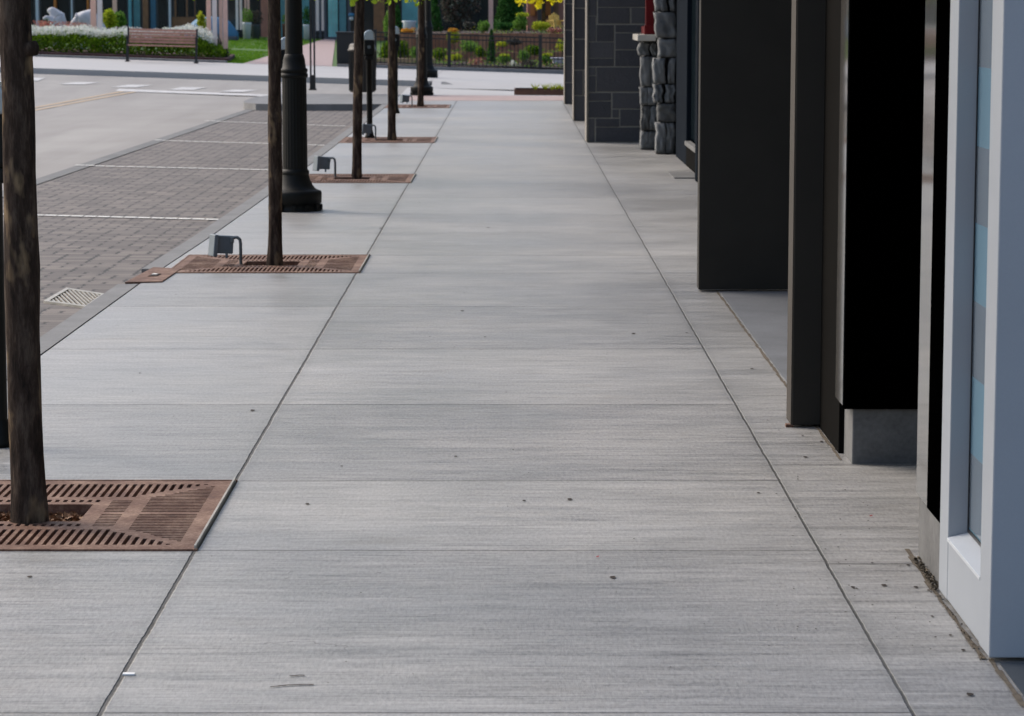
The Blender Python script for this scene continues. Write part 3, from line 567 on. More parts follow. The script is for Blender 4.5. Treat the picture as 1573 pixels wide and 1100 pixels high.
t5 = tree((-1.54, 47.4, 0), .052, .012, 'farthest street tree, thin trunk in front of the rusty lamp post foot', 5, sprays=((668,0,8,.16),(640,8,8,.1),(690,-4,6,.15)))

# ------------------------------------------------------------------ tree grates
def grate_mesh():
    """cast plate of bars: slots cut as a grid of cells (.0135 m) with side walls"""
    N = 88; c = 1.2/N; mb = MB(); solid = [[True]*N for _ in range(N)]
    for i in range(N):
        for j in range(N):
            u = (i+.5)*c-.6; v = (j+.5)*c-.6; au, av = abs(u), abs(v); s = True
            if au < .178 and av < .155: s = False                                     # trunk opening
            elif av > .545 or au > .555: s = True
            elif av > .29 and av < .535 and au < .535 and (au < .30 or av > .30+(au-.30)):
                s = i % 2 == 0
            elif .195 < av < .225 and au < .21: s = i % 2 == 0
            elif .225 < au < .30 and .012 < av < .235: s = j % 2 == 0
            elif .345 < au < .545 and .012 < av < .50 and au > .345+max(0, av-.27)*.88+.005: s = j % 2 == 0
            solid[i][j] = s
    h = .035
    for j in range(N):
        i = 0
        while i < N:
            if solid[i][j]:
                k = i
                while k < N and solid[k][j]: k += 1
                x0, x1, y0, y1 = i*c-.6, k*c-.6, j*c-.6, (j+1)*c-.6
                mb.add([(x0,y0,0),(x1,y0,0),(x1,y1,0),(x0,y1,0)], [(0,1,2,3)])
                mb.add([(x0,y0,0),(x0,y1,0),(x0,y1,-h),(x0,y0,-h),(x1,y0,0),(x1,y1,0),(x1,y1,-h),(x1,y0,-h)], [(0,1,2,3),(4,7,6,5)])
                i = k
            else: i += 1
    for i in range(N):
        for j in range(N):
            if solid[i][j]:
                x0, x1 = i*c-.6, (i+1)*c-.6
                if j+1 < N and not solid[i][j+1]: y = (j+1)*c-.6; mb.add([(x0,y,0),(x1,y,0),(x1,y,-h),(x0,y,-h)], [(0,1,2,3)])
                if j > 0 and not solid[i][j-1]: y = j*c-.6; mb.add([(x0,y,0),(x1,y,0),(x1,y,-h),(x0,y,-h)], [(3,2,1,0)])
    return mb
labs = ['rusty iron tree grate round the nearest tree, bottom left of the pavement', 'rusty tree grate round the second tree, touching the rusty kerb cover plate',
        'rusty tree grate round the third tree, just behind the black lamp post base', 'rusty tree grate round the fourth tree, near the domed parking meter', 'farthest tree grate, a thin rusty strip at the fifth tree']
gp = None
for (xl, xr, y0, y1), lb, tr in zip(GR, labs, (t1,t2,t3,t4,t5)):
    cx, cy = (xl+xr)/2, (y0+y1)/2; sx, sy = (xr-xl)/1.2, (y1-y0)/1.2
    if gp is None:
        g = thing('tree_grate', lb, 'tree grate', (cx,cy,0), 0, 'rusty square grates round the street trees')
        grate_mesh().build('plate', M['rust'], g, (0,0,.004))
        f = MB().box((-.612,-.612,-.03),(.612,-.6005,.006)).box((-.612,.6005,-.03),(.612,.612,.006)).box((-.612,-.6,-.03),(-.6005,.6,.006)); f.build('frame', M['rust'], g)
        MB().box((.6005,-.6,-.03),(.607,.6,.016)).build('edge_angle', M['cast'], g)
        MB().box((-.6,-.6,-.14),(.6,.6,-.075)).build('soil', M['soil'], g); gp = g
        crumbs = MB()
        for _ in range(1500):
            leaf1(crumbs, Vector((R.uniform(-.19,.19), R.uniform(-.16,.16), R.uniform(-.05,-.02))), R.uniform(.012,.03), R, .8)
        crumbs.build('wood_mulch', M['brown'], g)
    else:
        g = copy_tree(gp); g['label'] = lb; g.location = (cx,cy,0)
    g.scale = (sx, sy, 1)

# ------------------------------------------------------------------ flood lights in the grates
def flood():
    t = thing('flood_light', '', 'flood light', (0,0,0), 0, 'small grey flood lights pointing up into the trees')
    MB().tube([(0,0,-.03),(0,0,.14),(-.004,0,.165),(-.02,0,.18),(-.045,0,.178)], .0105, 12).build('stem', M['galv'], t)
    b = MB(); b.box((-.065,-.028,-.06),(.065,.028,.058), .008); o = b.build('housing', M['floodgrey'], t, (-.115,0,.135)); o.rotation_euler = (0, math.radians(4), math.radians(28))
    b = MB(); b.box((-.018,-.05,-.075),(.012,.05,.068), .006); o2 = b.build('lamp_head', M['floodgrey'], t, (-.17,-.035,.135)); o2.rotation_euler = (0, math.radians(6), math.radians(28))
    b = MB(); b.box((-.012,-.02,-.02),(.012,.02,.015), .004); b.build('bracket', M['galv'], t, (-.055,0,.165))
    b = MB().box((-.012,-.018,-.085),(.004,.0,-.06),.003); b.build('tab', M['floodgrey'], t, (-.085,-.02,.135)); return t
fl = flood(); fpos = [((370,407), 'grey flood light in the second tree grate, left of the slim trunk', 1.0), ((515,272), 'grey flood light in the third tree grate, beside the black lamp post', 1.05),
  ((577,214), 'grey flood light at the foot of the silver domed parking meter', 1.0), ((633,163.5), 'tiny grey flood light left of the farthest tree trunk', 1.0), ]
for i, ((px, py), lb, s) in enumerate(fpos):
    o = fl if i == 0 else copy_tree(fl); p = G(px, py); o.location = (p.x, p.y, 0); o['label'] = lb; o.scale = (s,)*3

# ------------------------------------------------------------------ lamp posts
def lamp():
    t = thing('lamp_post', '', 'lamp post', (0,0,0), 0, 'fluted black lamp posts along the street')
    prof = [(.0,.0),(.212,.0),(.215,.012),(.205,.02),(.205,.06),(.217,.065),(.219,.15),(.212,.165),(.19,.172),(.165,.185),(.142,.215),(.122,.26),(.112,.30),(.110,.33)]
    nb = MB().lathe(prof, n=40)      # with lugs round the foot
    for k in range(12):
        a = 2*math.pi*k/12; b = MB().box((.196,-.02,.004),(.224,.02,.055), .004); m = Matrix.Rotation(a, 3, 'Z'); nb.add([m @ Vector(v) for v in b.v], b.f)
    nb.build('base', M['black'], t)
    fl = MB(); n = 48; vs = []; zs = [.30, 1.10]; 
    for z in zs:
        for k in range(n): a = 2*math.pi*k/n; r = (.104-.004*(z > 1))*(1-.03*(k % 2)); vs.append((r*math.cos(a), r*math.sin(a), z))
    fl.add(vs, [(k, (k+1)%n, n+(k+1)%n, n+k) for k in range(n)]); fl.build('fluted_shaft', M['black'], t)
    MB().lathe([(.102,1.095),(.112,1.10),(.114,1.125),(.105,1.13),(.105,1.14),(.113,1.145),(.112,1.165),(.098,1.175),(.088,1.25),(.078,1.285),(.073,1.29)], n=40).build('collar', M['black'], t)
    MB().lathe([(.112,.30),(.116,.305),(.116,.33),(.106,.34),(.103,.345)], n=40).build('ring', M['black'], t)
    MB().tube([(0,0,1.28),(0,0,2.6),(0,0,4.0)], [.073,.064,.05], 24).build('upper_shaft', M['black'], t)
    MB().lathe([(.0,3.98),(.09,4.0),(.07,4.06),(.12,4.15),(.2,4.35),(.2,4.5),(.12,4.65),(.03,4.72),(0,4.76)], n=24).build('lantern', M['whitepot'], t)
    return t
lp = lamp()
for i, ((px, py), lb) in enumerate((((454,323.5), 'big black fluted lamp post right beside the second street tree'), ((648,146.5), 'lamp post with a flared foot right behind the farthest street tree'), ((658,119), 'lamp post across the side street, by the start of the iron fence'))):
    o = lp if i == 0 else copy_tree(lp); p = T(px, py); o.location = p; o['label'] = lb; o.rotation_euler.z = .13*i
# ------------------------------------------------------------------ parking meters
def meter():
    t = thing('parking_meter', '', 'parking meter', (0,0,0), 0, 'parking meters along the kerb')
    MB().lathe([(0,0),(.062,0),(.062,.02),(.05,.05),(.042,.09),(.037,.1)], n=20).build('base', M['black'], t)
    MB().lathe([(.036,.09),(.036,.98),(.045,.985),(.045,1.03),(.05,1.04)], n=20).build('pole', M['black'], t)
    b = MB(); b.box((-.066,-.045,1.04),(.066,.045,1.235), .02).box((-.054,-.04,.985),(.054,.04,1.04), .01); b.build('housing', M['black'], t)
    d = MB(); n = 14; prof = [(-.068,0),(-.068,.05),(-.058,.09),(-.036,.118),(0,.128),(.036,.118),(.058,.09),(.068,.05),(.068,0)]
    vs = [(x, y*k, 1.236+z) for k, y in ((1,-.046),(1,.046)) for x, z in prof]; m = len(prof)
    d.add(vs, [tuple(range(m)), tuple(range(2*m-1, m-1, -1))]+[(i, m+i, m+i+1, i+1) for i in range(m-1)]+[(0, m-1, 2*m-1, m)]); bevel(d.build('dome', M['dome'], t), .012, 3)
    MB().tube([(.0,-.045,1.15),(0,-.058,1.15)], .022, 14).build('coin_plate', M['galv'], t)
    return t
mt = meter()
for i, ((px, py), lb) in enumerate((((-2,685), 'black parking meter cut off at the left edge behind the nearest tree'), ((442,276), 'parking meter squeezed between the second tree and the black lamp post'), ((568,212), 'black parking meter with a clearly visible silver dome between third and fourth trees'), ((608,174), 'parking meter almost hidden behind the fourth street tree'))):
    o = mt if i == 0 else copy_tree(mt); p = G(px, py); o.location = (p.x, p.y, 0); o['label'] = lb; o.scale = (1.02,)*3

# ------------------------------------------------------------------ drain and kerb cover plate
t = thing('drain_grate', 'pale worn cast iron drain with slanting slots set in the pavers by the kerb', 'drain', (-2.665,16.77,-.112))
c4 = [Vector((-2.826,17.346)), Vector((-2.51,16.946)), Vector((-2.506,16.2)), Vector((-2.836,16.546))]; o2 = Vector((-2.665,16.77))
def bil(s, r): return (c4[0].lerp(c4[1], s)).lerp(c4[3].lerp(c4[2], s), r)-o2
mb = MB()
def cell(s0,s1,r0,r1,z=.006,mb=mb):
    q = [bil(s0,r0), bil(s1,r0), bil(s1,r1), bil(s0,r1)]; mb.add([(a.x,a.y,z) for a in q]+[(a.x,a.y,z-.016) for a in q], [(3,2,1,0),(0,1,5,4),(1,2,6,5),(2,3,7,6),(3,0,4,7)])
for a, b, c_, d in ((0,1,0,.07),(0,1,.93,1),(0,.09,.07,.93),(.9,1,.07,.93)): cell(a,b,c_,d)
mb.build('frame', M['cast'], t); mb2 = MB()
for k in range(-8, 10):                     # slanting bars clipped to the frame
    s0 = k*.115; w_ = .045; sh_ = .95
    ra = max(.07, (.09-s0)/sh_); rb = min(.93, (.90-w_-s0)/sh_)
    if rb-ra < .05: continue
    q = [bil(s0+ra*sh_, ra), bil(s0+ra*sh_+w_, ra), bil(s0+rb*sh_+w_, rb), bil(s0+rb*sh_, rb)]
    mb2.add([(c.x,c.y,.004) for c in q]+[(c.x,c.y,-.01) for c in q], [(3,2,1,0),(0,1,5,4),(1,2,6,5),(2,3,7,6),(3,0,4,7)])
mb2.build('bars', M['cast'], t); mb3 = MB(); cell(.02,.98,.02,.98,-.005,mb3); mb3.build('pit', M['soil'], t)
t = thing('cover_plate', 'rusty iron plate with a small white hole set across the kerb', 'cover plate', (-2.21,17.02,0))
q = [(-2.292,17.531),(-2.103,17.42),(-2.12,16.599),(-2.338,16.54)]; MB().prism([(x+2.21,y-17.02) for x, y in q][::-1], -.02, .008).build('plate', M['rust'], t)
MB().prism([(-.035,-.13),(.02,-.11),(.03,.02),(-.02,.05)], .0085, .012).build('recess', M['soil'], t); MB().prism([(-.022,-.06),(.012,-.05),(.014,-.01),(-.015,.0)], .0125, .0165).build('handle', M['paint'], t)

# ------------------------------------------------------------------ small litter on the pavement
p = G(198,1037); tag(MB().box((-.015,-.008,0),(.015,.008,.004)).build('paper_scrap', M['litterwhite'], None, (p.x,p.y,.001)), 'small white scrap lying on the pavement at bottom left', 'litter')
mb = MB(); rr = random.Random(11)
spots = [(745,518,3),(585,351,4),(750,350,4),(973,513,5),(388,631,6),(215,574,3),(710,478,4),(805,770,4),(875,768,6),(472,775,5),(1165,758,4),(941,888,8),(1490,1068,9),(1340,866,3),(700,702,4),(525,717,3),(1310,903,5),(1316,905,3),(1358,900,6),(1395,869,4),(1410,872,6),(1426,908,4),(1440,922,5),(1407,903,6),(1432,948,4),(1480,1000,5),(1437,980,3),(1460,977,4),
   (1185,571,7),(1155,567,4),(1237,703,5),(1262,679,4),(1233,670,3),(1296,722,4),(46,887,6),(48,655,4),(1055,512,3)]
for _ in range(110): spots.append((rr.uniform(1170,1430), rr.uniform(640,1000), rr.uniform(1,2.4)))
for _ in range(60): spots.append((rr.uniform(60,1200), rr.uniform(300,1050), rr.uniform(1,2.2)))
for (px, py, s) in spots:
    p = G(px, py)
    if p.x > 1.2: continue
    r = s/4200*p.y*.6; n = 6; v = [(p.x+r*(1+.4*rr.random())*math.cos(6.283*k/n), p.y+r*1.5*(1+.6*rr.random())*math.sin(6.283*k/n), .003) for k in range(n)]; mb.add(v, [tuple(range(n))])
for k in range(3):
    a = [(415,1057),(440,1054),(465,1053),(482,1053)] if k == 0 else ([(445,1040),(458,1039),(468,1039)] if k == 1 else [(830,1000+0),(860,992),(905,990)])
    if k == 2: continue
    pts = [G(*q) for q in a]
    for s, e in zip(pts, pts[1:]): mb.add([(s.x,s.y-.003,.003),(e.x,e.y-.006,.003),(e.x,e.y+.004,.003),(s.x,s.y+.004,.003)], [(0,1,2,3)])
tag(mb.build('leaf_crumbs', M['debris']), 'dry leaf crumbs and dark specks scattered over the pavement', 'debris', kind='stuff')
for (px, py, lb) in ((1338,794,'tiny red petal on the pavement left of the grey shop window'), (918,857,'tiny red fleck on the pavement near the bottom centre')):
    p = G(px, py); mb = MB(); mb.add([(-.004,-.005,.002),(.004,-.006,.004),(.005,.006,.005),(-.004,.006,.003)], [(0,1,2,3)]); tag(mb.build('petal', M['leafred'], None, (p.x,p.y,.001)), lb, 'petal')
mb = MB()
for _ in range(260):
    y = rr.uniform(7.66,8.12); leaf1(mb, Vector((rr.uniform(1.214,1.237), y, rr.uniform(.003,.012))), rr.uniform(.006,.016), rr, .7)
for _ in range(120): leaf1(mb, Vector((rr.uniform(1.20,1.222), rr.uniform(6.75,7.7), rr.uniform(.003,.008))), rr.uniform(.004,.01), rr, .7)
tag(mb.build('gravel', M['tan']), 'loose gravel and grit caught at the foot of the shop plinth', 'gravel', kind='stuff')

# ------------------------------------------------------------------ litter bins, sign post
p = G(557,146); t = thing('litter_bin', 'round dark brown litter bin with a flat lid on the near corner', 'litter bin', (p.x, p.y, zg(p.x,p.y)))
mb = MB(); mb.lathe([(0,.02),(.235,.02),(.245,.05),(.25,.8),(.255,.82)], n=30)
mb.build('body', M['bin'], t); mb = MB()
for k in range(30): a = 2*math.pi*k/30; mb.beam((.256*math.cos(a),.256*math.sin(a),.05),(.262*math.cos(a),.262*math.sin(a),.82),.018,.018)
mb.build('slats', M['bin'], t); MB().lathe([(.265,.81),(.285,.82),(.285,.85),(.265,.86),(.25,.93),(.23,.96),(.12,.975),(.115,.96),(0,.95)], n=30).build('lid', M['bin'], t)
p = T(531,101.5); t = thing('litter_bin', 'square black metal litter bin across the side street, beside the brick path', 'litter bin', p)
MB().box((-.22,-.22,.03),(.22,.22,.84), .01).build('body', M['iron'], t); MB().box((-.24,-.24,.84),(.24,.24,.9), .015).build('lid', M['iron'], t)
for x in (-.19,.19): MB().box((x-.025,-.2,0),(x+.025,.2,.03)).build('foot', M['iron'], t)
mb = MB()
for k in range(9): mb.box((-.2+k*.046,-.228,.08),(-.18+k*.046,-.221,.8))
mb.build('slats', M['iron'], t)
p = T(480.5,138.5); t = thing('sign_post', 'tall twin post sign support on the near corner right of the black lamp post', 'sign post', p)
MB().box((-.075,-.06,0),(.075,.06,.03)).box((-.055,-.045,.03),(.055,.045,.30)).build('base', M['iron'], t)
for x in (-.037,.037): MB().box((x-.017,-.02,.30),(x+.017,.02,3.0)).build('post', M['iron'], t)
MB().box((-.3,-.015,2.4),(.3,-.021,2.9)).build('panel', M['floodgrey'], t)
p = T(540,62); t = thing('post_light', 'short post with a blue and white head behind the square litter bin', 'post', p)
zt = W(540,20,p.y).z-p.z; MB().tube([(0,0,0),(0,0,zt*.72)], .035, 10).build('post', M['iron'], t); MB().lathe([(0,zt*.72),(.075,zt*.74),(.085,zt*.8),(.07,zt*.86)], n=14).build('white_band', M['whitepot'], t); MB().lathe([(.07,zt*.86),(.11,zt*.88),(.11,zt*.97),(.05,zt),(0,zt)], n=14).build('head', M['bluecloth'], t)

# ------------------------------------------------------------------ bench
p = T(249,96); wB = 106/4200*(p.y); t = thing('park_bench', 'wooden slatted bench with black iron ends in front of the white flowers', 'bench', p, -.0)
t.rotation_euler = (0, math.radians(1.4), math.radians(4)); h = wB/2-.03
mb = MB()
for k in range(4): mb.box((-h,-.34+k*.105,.415-k*.004),(h,-.25+k*.105,.445-k*.004))
mb.build('seat', M['benchwood'], t); mb = MB()
for k in range(5): z = .48+k*.075; mb.box((-h,.075+k*.014,z),(h,.10+k*.014,z+.06))
mb.build('backrest', M['benchwood'], t)
for x in (-h-.015, h+.015):
    mb = MB(); mb.beam((x,-.32,0),(x,-.28,.64),.045,.05); mb.beam((x,.12,0),(x,.06,.42),.045,.05); mb.beam((x,.06,.42),(x,.16,.86),.045,.05); mb.beam((x,-.30,.40),(x,.07,.40),.045,.05); mb.beam((x,-.33,.64),(x,.11,.64),.05,.035)
    mb.box((x-.05,-.36,0),(x+.05,-.27,.03)); mb.box((x-.05,.08,0),(x+.05,.17,.03)); mb.build('bench_end', M['iron'], t)

# ------------------------------------------------------------------ flower bed
rr = random.Random(21)
def bed_rows():
    for px in range(-90, 346, 4): yield px
mb = MB(); fl_ = MB(); soil = MB()
Yb = 72.6
for px in bed_rows():
    x = W(px, 60, Yb).x; 
    edge = smooth((348-px)/45)                                    # the hedge drops at its right-hand end
    zb = zg(x, Yb)
    top = .50+.10*noise.noise(Vector((px*.03,0,0))) ; top = top*(.45+.55*edge)
    for _ in range(150):
        yy = rr.random(); y = Yb+yy*1.6; u = rr.random()**.7; zz = u*top
        bulge = -.12*math.sin(u*3.1)
        leaf1(mb, Vector((x+rr.uniform(-.05,.05), y+bulge*(yy < .3), zg(x, y)+.08+zz)), rr.uniform(.04,.10), rr)
    if px < 326:
        hump = (.12*math.exp(-((px-285)/26)**2))+.03*noise.noise(Vector((px*.06,4,0)))
        for _ in range(46):
            y = Yb+.05+rr.random()*1.4; f = (y-Yb)/1.6
            z = zg(x,y)+top+.05+hump*(1.2)+.16*rr.random()+.06*f
            for __ in range(3): leaf1(fl_, Vector((x+rr.uniform(-.06,.06), y, z+rr.uniform(-.04,.04))), rr.uniform(.04,.075), rr)
        for _ in range(40): leaf1(mb, Vector((x+rr.uniform(-.05,.05), Yb+.2+rr.random()*1.3, zb+top+.05+rr.random()*(.12+hump))), rr.uniform(.03,.07), rr)
tag(mb.build('hedge', M['hedge']), 'dense low green planting with white flowers on top, behind the bench', 'hedge', kind='stuff')
tag(fl_.build('white_flowers', M['white']), 'mass of small white flowers on top of the hedge behind the bench', 'flowers', kind='stuff')
sheet('flower_bed_soil', [(72.11, -26, W(352,60,72.5).x), (72.6, -26, W(352,60,72.5).x), (76, -26, W(340,60,72.5).x)], .10, .12, M['redmulch'], kink=False)
mb = MB()
for _ in range(900):
    px = rr.choice((rr.gauss(68,7), rr.gauss(110,14))); y = 74.8+rr.random(); q = W(px, 38, y); leaf1(mb, Vector((q.x, y, zg(q.x,y)+.6+rr.random()*.25)), rr.uniform(.03,.07), rr)
tag(mb.build('pink_flowers', M['pink']), 'patches of red and pink flowers at the foot of the white animal statues', 'flowers', kind='stuff')

# lawn blades
mb = MB()
for _ in range(15000):
    y = 71.8+rr.random()**1.4*27; px = rr.uniform(300, 520); q = W(px, 60, y); l, r_ = pathx(y)
    if q.x > l-.05 or (q.y < 75.5 and px < 345): continue
    if FPY-.5 < y < FPY+1.6: continue
    z = zg(q.x, y); s = rr.uniform(.03,.055); d = rr.uniform(-.02,.02); mb.add([(q.x-.012,y,z-.01),(q.x+.012,y,z-.01),(q.x+d,y+rr.uniform(-.02,.02),z+s)], [(0,1,2)])
tag(mb.build('grass', M['grass']), 'short mown lawn between the timber posts and the brick path', 'grass', kind='stuff')

# ------------------------------------------------------------------ animal statues (skin surface on a chain of joints)
def statue(name, label, joints, edges, loc, s, grp):
    me = bpy.data.meshes.new(name); me.from_pydata([Vector(j[:3])*s for j in joints], edges, []); me.materials.append(M['statue'])
    o = bpy.data.objects.new(name, me); C.objects.link(o); o.location = loc
    m = o.modifiers.new('skin', 'SKIN'); me.skin_vertices.clear() if False else None
    if not me.skin_vertices:
        bm = bmesh.new(); bm.from_mesh(me); bm.verts.layers.skin.verify(); bm.to_mesh(me); bm.free()
    for i, j in enumerate(joints): me.skin_vertices[0].data[i].radius = (j[3]*s, j[3]*s); me.skin_vertices[0].data[i].use_root = (i == 0)
    m.use_smooth_shade = True; m2 = o.modifiers.new('sub', 'SUBSURF'); m2.levels = 2; m2.render_levels = 2
    return tag(o, label, 'statue', grp)
J1 = [(.16,0,.30,.30),(.12,0,.68,.27),(.04,0,.98,.20),(-.09,-.02,1.14,.13),(-.19,-.03,1.17,.09),(-.27,-.03,1.15,.055),(-.08,-.15,.90,.10),(-.26,-.2,.98,.065),(-.36,-.2,.90,.05),(-.08,.16,.86,.10),(-.2,.2,.7,.07),(.0,-.18,.10,.13),(-.14,-.2,.02,.09),(.0,.18,.10,.13),(-.14,.2,.02,.09),(-.1,-.10,1.25,.035),(-.1,.08,1.25,.035)]
E1 = [(0,1),(1,2),(2,3),(3,4),(4,5),(1,6),(6,7),(7,8),(1,9),(9,10),(0,11),(11,12),(0,13),(13,14),(3,15),(3,16)]
x0 = W(84, 40, 77.5); sc_ = (40-11)/4200*77.5/.62
p = Vector((x0.x+.05, 77.5, zg(x0.x,77.5))); topz = W(80,11,77.5).z; statue('bear_statue', 'white stone bear statue sitting up with one paw raised, behind the white flowers', J1, E1, p, (topz-p.z)/1.27, 'pale bear statues behind the flower bed')
J2 = [(.20,0,.62,.27),(.0,0,.80,.28),(-.16,0,.80,.22),(-.30,0,.72,.15),(-.42,0,.60,.10),(-.50,0,.52,.065),(-.12,-.16,.48,.11),(-.16,-.17,.22,.085),(-.18,-.18,.02,.08),(-.12,.16,.48,.11),(-.16,.17,.22,.085),(-.18,.18,.02,.08),(.34,-.15,.4,.13),(.38,-.16,.18,.09),(.34,-.17,.02,.08),(.34,.15,.4,.13),(.38,.16,.18,.09),(.34,.17,.02,.08),(-.29,-.1,.86,.045),(-.29,.1,.86,.045)]
E2 = [(0,1),(1,2),(2,3),(3,4),(4,5),(2,6),(6,7),(7,8),(2,9),(9,10),(10,11),(0,12),(12,13),(13,14),(0,15),(15,16),(16,17),(3,18),(3,19)]
x0 = W(137, 40, 77.8); p = Vector((x0.x, 77.8, zg(x0.x,77.8))); topz = W(138,12,77.8).z; statue('bear_statue', 'white stone bear statue standing on all fours beside the timber posts', J2, E2, p, (topz-p.z)/1.06, 'pale bear statues behind the flower bed')

# ------------------------------------------------------------------ timber post clusters
def post(px, wpx, ybase, mat, label, Y=None, foot=False):
    p = T(px, ybase) if Y is None else Vector((W(px,50,Y).x, Y, zg(W(px,50,Y).x, Y)))
    wd = wpx/4200*p.y; t = thing('timber_post', label, 'post', p, 0, 'square timber posts of the plaza pergolas')
    MB().box((-wd/2,-wd/2,.32 if foot else 0),(wd/2,wd/2,3.2)).build('post', mat, t)
    if foot:
        b = MB().box((-wd*.42,-wd*.42,0),(wd*.42,wd*.42,.318))
        for z in (.06,.2): b.box((-wd*.75,-wd*.75,z),(wd*.75,wd*.75,z+.05))
        b.build('post_foot', M['iron'], t)
    return t
post(144,8,0,M['timber'],'left timber post of the pair beside the bear statues',74.4); post(154,7,0,M['timber2'],'right paler timber post of the pair beside the bear statues',74.0)
post(177,6,0,M['timber'],'single timber post above the leafy shrub right of the statues',82)
post(321,6.5,0,M['timber'],'leftmost timber post of the cluster at the right end of the flower bed',74.2); post(330,6.5,0,M['timber2'],'pale timber post, second of the cluster at the flower bed end',73.4)
post(339.5,5,0,M['timber'],'shaded timber post at the back of the flower bed cluster',76.4); post(347,6.5,93.5,M['timber'],'rightmost timber post of the cluster, on a black foot beside the lawn',foot=True)
post(364.5,3.6,60,M['timber2'],'left pale post of the pair left of the white planter',foot=True); post(370.5,3.6,60,M['timber2'],'right pale post of the pair left of the white planter',foot=True)
post(382,3.5,58,M['timber'],'slim pink timber post behind the white planter'); post(377.5,3.0,57,M['timber'],'thin timber post left behind the white planter')
post(488,4.5,61,M['timber2'],'left pale post of the pair beside the turquoise door',foot=True); post(496,3.6,61,M['timber2'],'right pale post of the pair beside the turquoise door',foot=True)
post(577,5,60,M['timber2'],'pale timber post just right of the third street tree'); post(587,5,60,M['timber'],'pink timber post left of the fourth street tree')
post(754,7,47,M['timber'],'tall pink timber post left of the dark conifer',82)
# ------------------------------------------------------------------ planters and cover
def pot(px, w0, yb, yt, mat, label, pw='planter', sh=.8):
    p = T(px, yb); r = w0/2/4200*p.y; h = (yb-yt)/4200*p.y; t = thing('planter', label, 'planter', p)
    MB().lathe([(0,0),(r*sh,0),(r,h*.9),(r*1.06,h*.92),(r*1.06,h),(r*.92,h),(r*.88,h*.9),(0,h*.88)], n=24).build('pot', mat, t); return t, p, r, h
def plant(parent, c, rad, n, size, mat, seed, name='foliage', shell=.2):
    mb = MB(); leaves(mb, c, rad, n, size, random.Random(seed), shell); return mb.build(name, mat, parent)
t, p, r, h = pot(379.5,13.5,60,35,M['whitepot'],'white tapered planter with a leafy green plant on the plaza'); plant(t, (0,0,h+.22), (.22,.2,.32), 420, .07, M['fern'], 31)
t, p, r, h = pot(393,14,60,38,M['greypot'],'dark grey planter with purple foliage beside the white planter'); plant(t, (0,0,h+.2), (.3,.25,.3), 500, .07, M['purple'], 32)
t, p, r, h = pot(409,10,56,38,M['rusty'],'rust red pot left of the second street tree'); plant(t, (0,0,h+.1), (.15,.15,.2), 150, .06, M['purple'], 33)
t, p, r, h = pot(438,9,59,37,M['rusty'],'rust red pot between second street tree and lamp post')
plant(t, (0,0,h+.15), (.12,.12,.2), 150, .06, M['fern'], 34)
t, p, r, h = pot(471,10,61,38,M['whitepot'],'white planter right of the black lamp post'); plant(t, (0,0,h+.3), (.15,.15,.4), 300, .08, M['conifer'], 35)
p = T(325, 61); mb = MB()
t = thing('covered_lounger', 'low rounded object under a blue cover behind the white flowers', 'blue cover', p)
bm = bmesh.new(); bmesh.ops.create_uvsphere(bm, u_segments=32, v_segments=16, radius=1)
for v in bm.verts: v.co = Vector((v.co.x*.92*(1+.03*math.sin(v.co.z*9)), v.co.y*.5, max(0, v.co.z)**.8*.78*(1+.05*noise.noise(v.co*3))))
bm.verts.index_update(); mb.add([v.co[:] for v in bm.verts], [[v.index for v in f.verts] for f in bm.faces], True); bm.free(); mb.build('cover', M['bluecloth'], t)
MB().box((-.9,-.45,-.02),(.9,.45,.12),.03).build('skirt', M['greypot'], t)

# ------------------------------------------------------------------ plaza building behind
YB = 101.0
pb = thing('plaza_building', 'long plaza building with dark glass, teal and orange panels and pale columns', 'building', (-9, YB, 0))
def fac(name, x0, x1, y0, y1, mat, d=0.0, thick=.1):
    a = W(x0, y0, YB-d); b = W(x1, y1, YB-d); z0 = max(b.z, -.5) if y1 < 64 else (-.5 if y1 > 80 else zg(a.x, YB)-.1)
    o = MB().box((a.x,YB-d,z0),(b.x,YB-d+thick,a.z)).build(name, mat, pb); o.location = -pb.location; return o
fac('wall', -300, 1000, -190, 90, M['wallcoat'], 0, 6)
TOP = -110
for (x0,x1,m_) in ((-40,52,'darkglass'),(61,106,'darkglass'),(113,150,'darkglass'),(150,194,'darkglass'),(203,216,'tealglass'),(229,240,'blueglass'),(241,256,'darkglass'),(300,318,'darkglass'),(350,398,'darkglass'),(428,442,'tealglass'),(457,478,'tealglass'),(520,532,'tealglass'),(533,572,'darkglass'),(592,616,'darkglass'),(617,642,'tealglass'),(644,700,'darkglass'),(700,800,'darkglass')):
    fac('window', x0, x1, TOP, 64, M[m_], .05+.001*(x0 % 7), .05)
for (x0,x1,m_) in ((52,60,'whitecol'),(106.5,112,'whitecol'),(195,202.5,'tealglass'),(80,87,'orange'),(131,137,'orange'),(217,228,'brown'),(257,263,'whitecol'),(533,540,'greypot'),(573,591,'brown')):
    fac('column', x0, x1, TOP, 66, M[m_], .35, .25)
for x in (14, 30, 40): fac('mullion', x, x+1.6, TOP, 64, M['navy'], .12, .05)
fac('timber_panel', 264, 300, 26, 64, M['brown'], .2, .1)
for (x0,x1) in ((266,271),(284,288.5),(297,300)): fac('timber_frame', x0, x1, TOP, 25.5, M['brown'], .22, .1)
fac('window', 271.5, 283.5, TOP, 25.5, M['darkglass'], .09, .03); fac('window', 289, 296.5, TOP, 25.5, M['darkglass'], .09, .03)
fac('brick_wall', 399, 427, TOP, 66, M['redbrick'], .3, .2); fac('brick_wall', 443, 456, TOP, 66, M['redbrick'], .3, .2)
fac('door', 503, 519, TOP, 61, M['teal'], .15, .08); fac('wall_panel', 479, 502, TOP, 66, M['greypot'], .18, .1)
for x in (508, 513.5): fac('door_stile', x, x+1.2, TOP, 60, M['whitecol'], .19, .03)
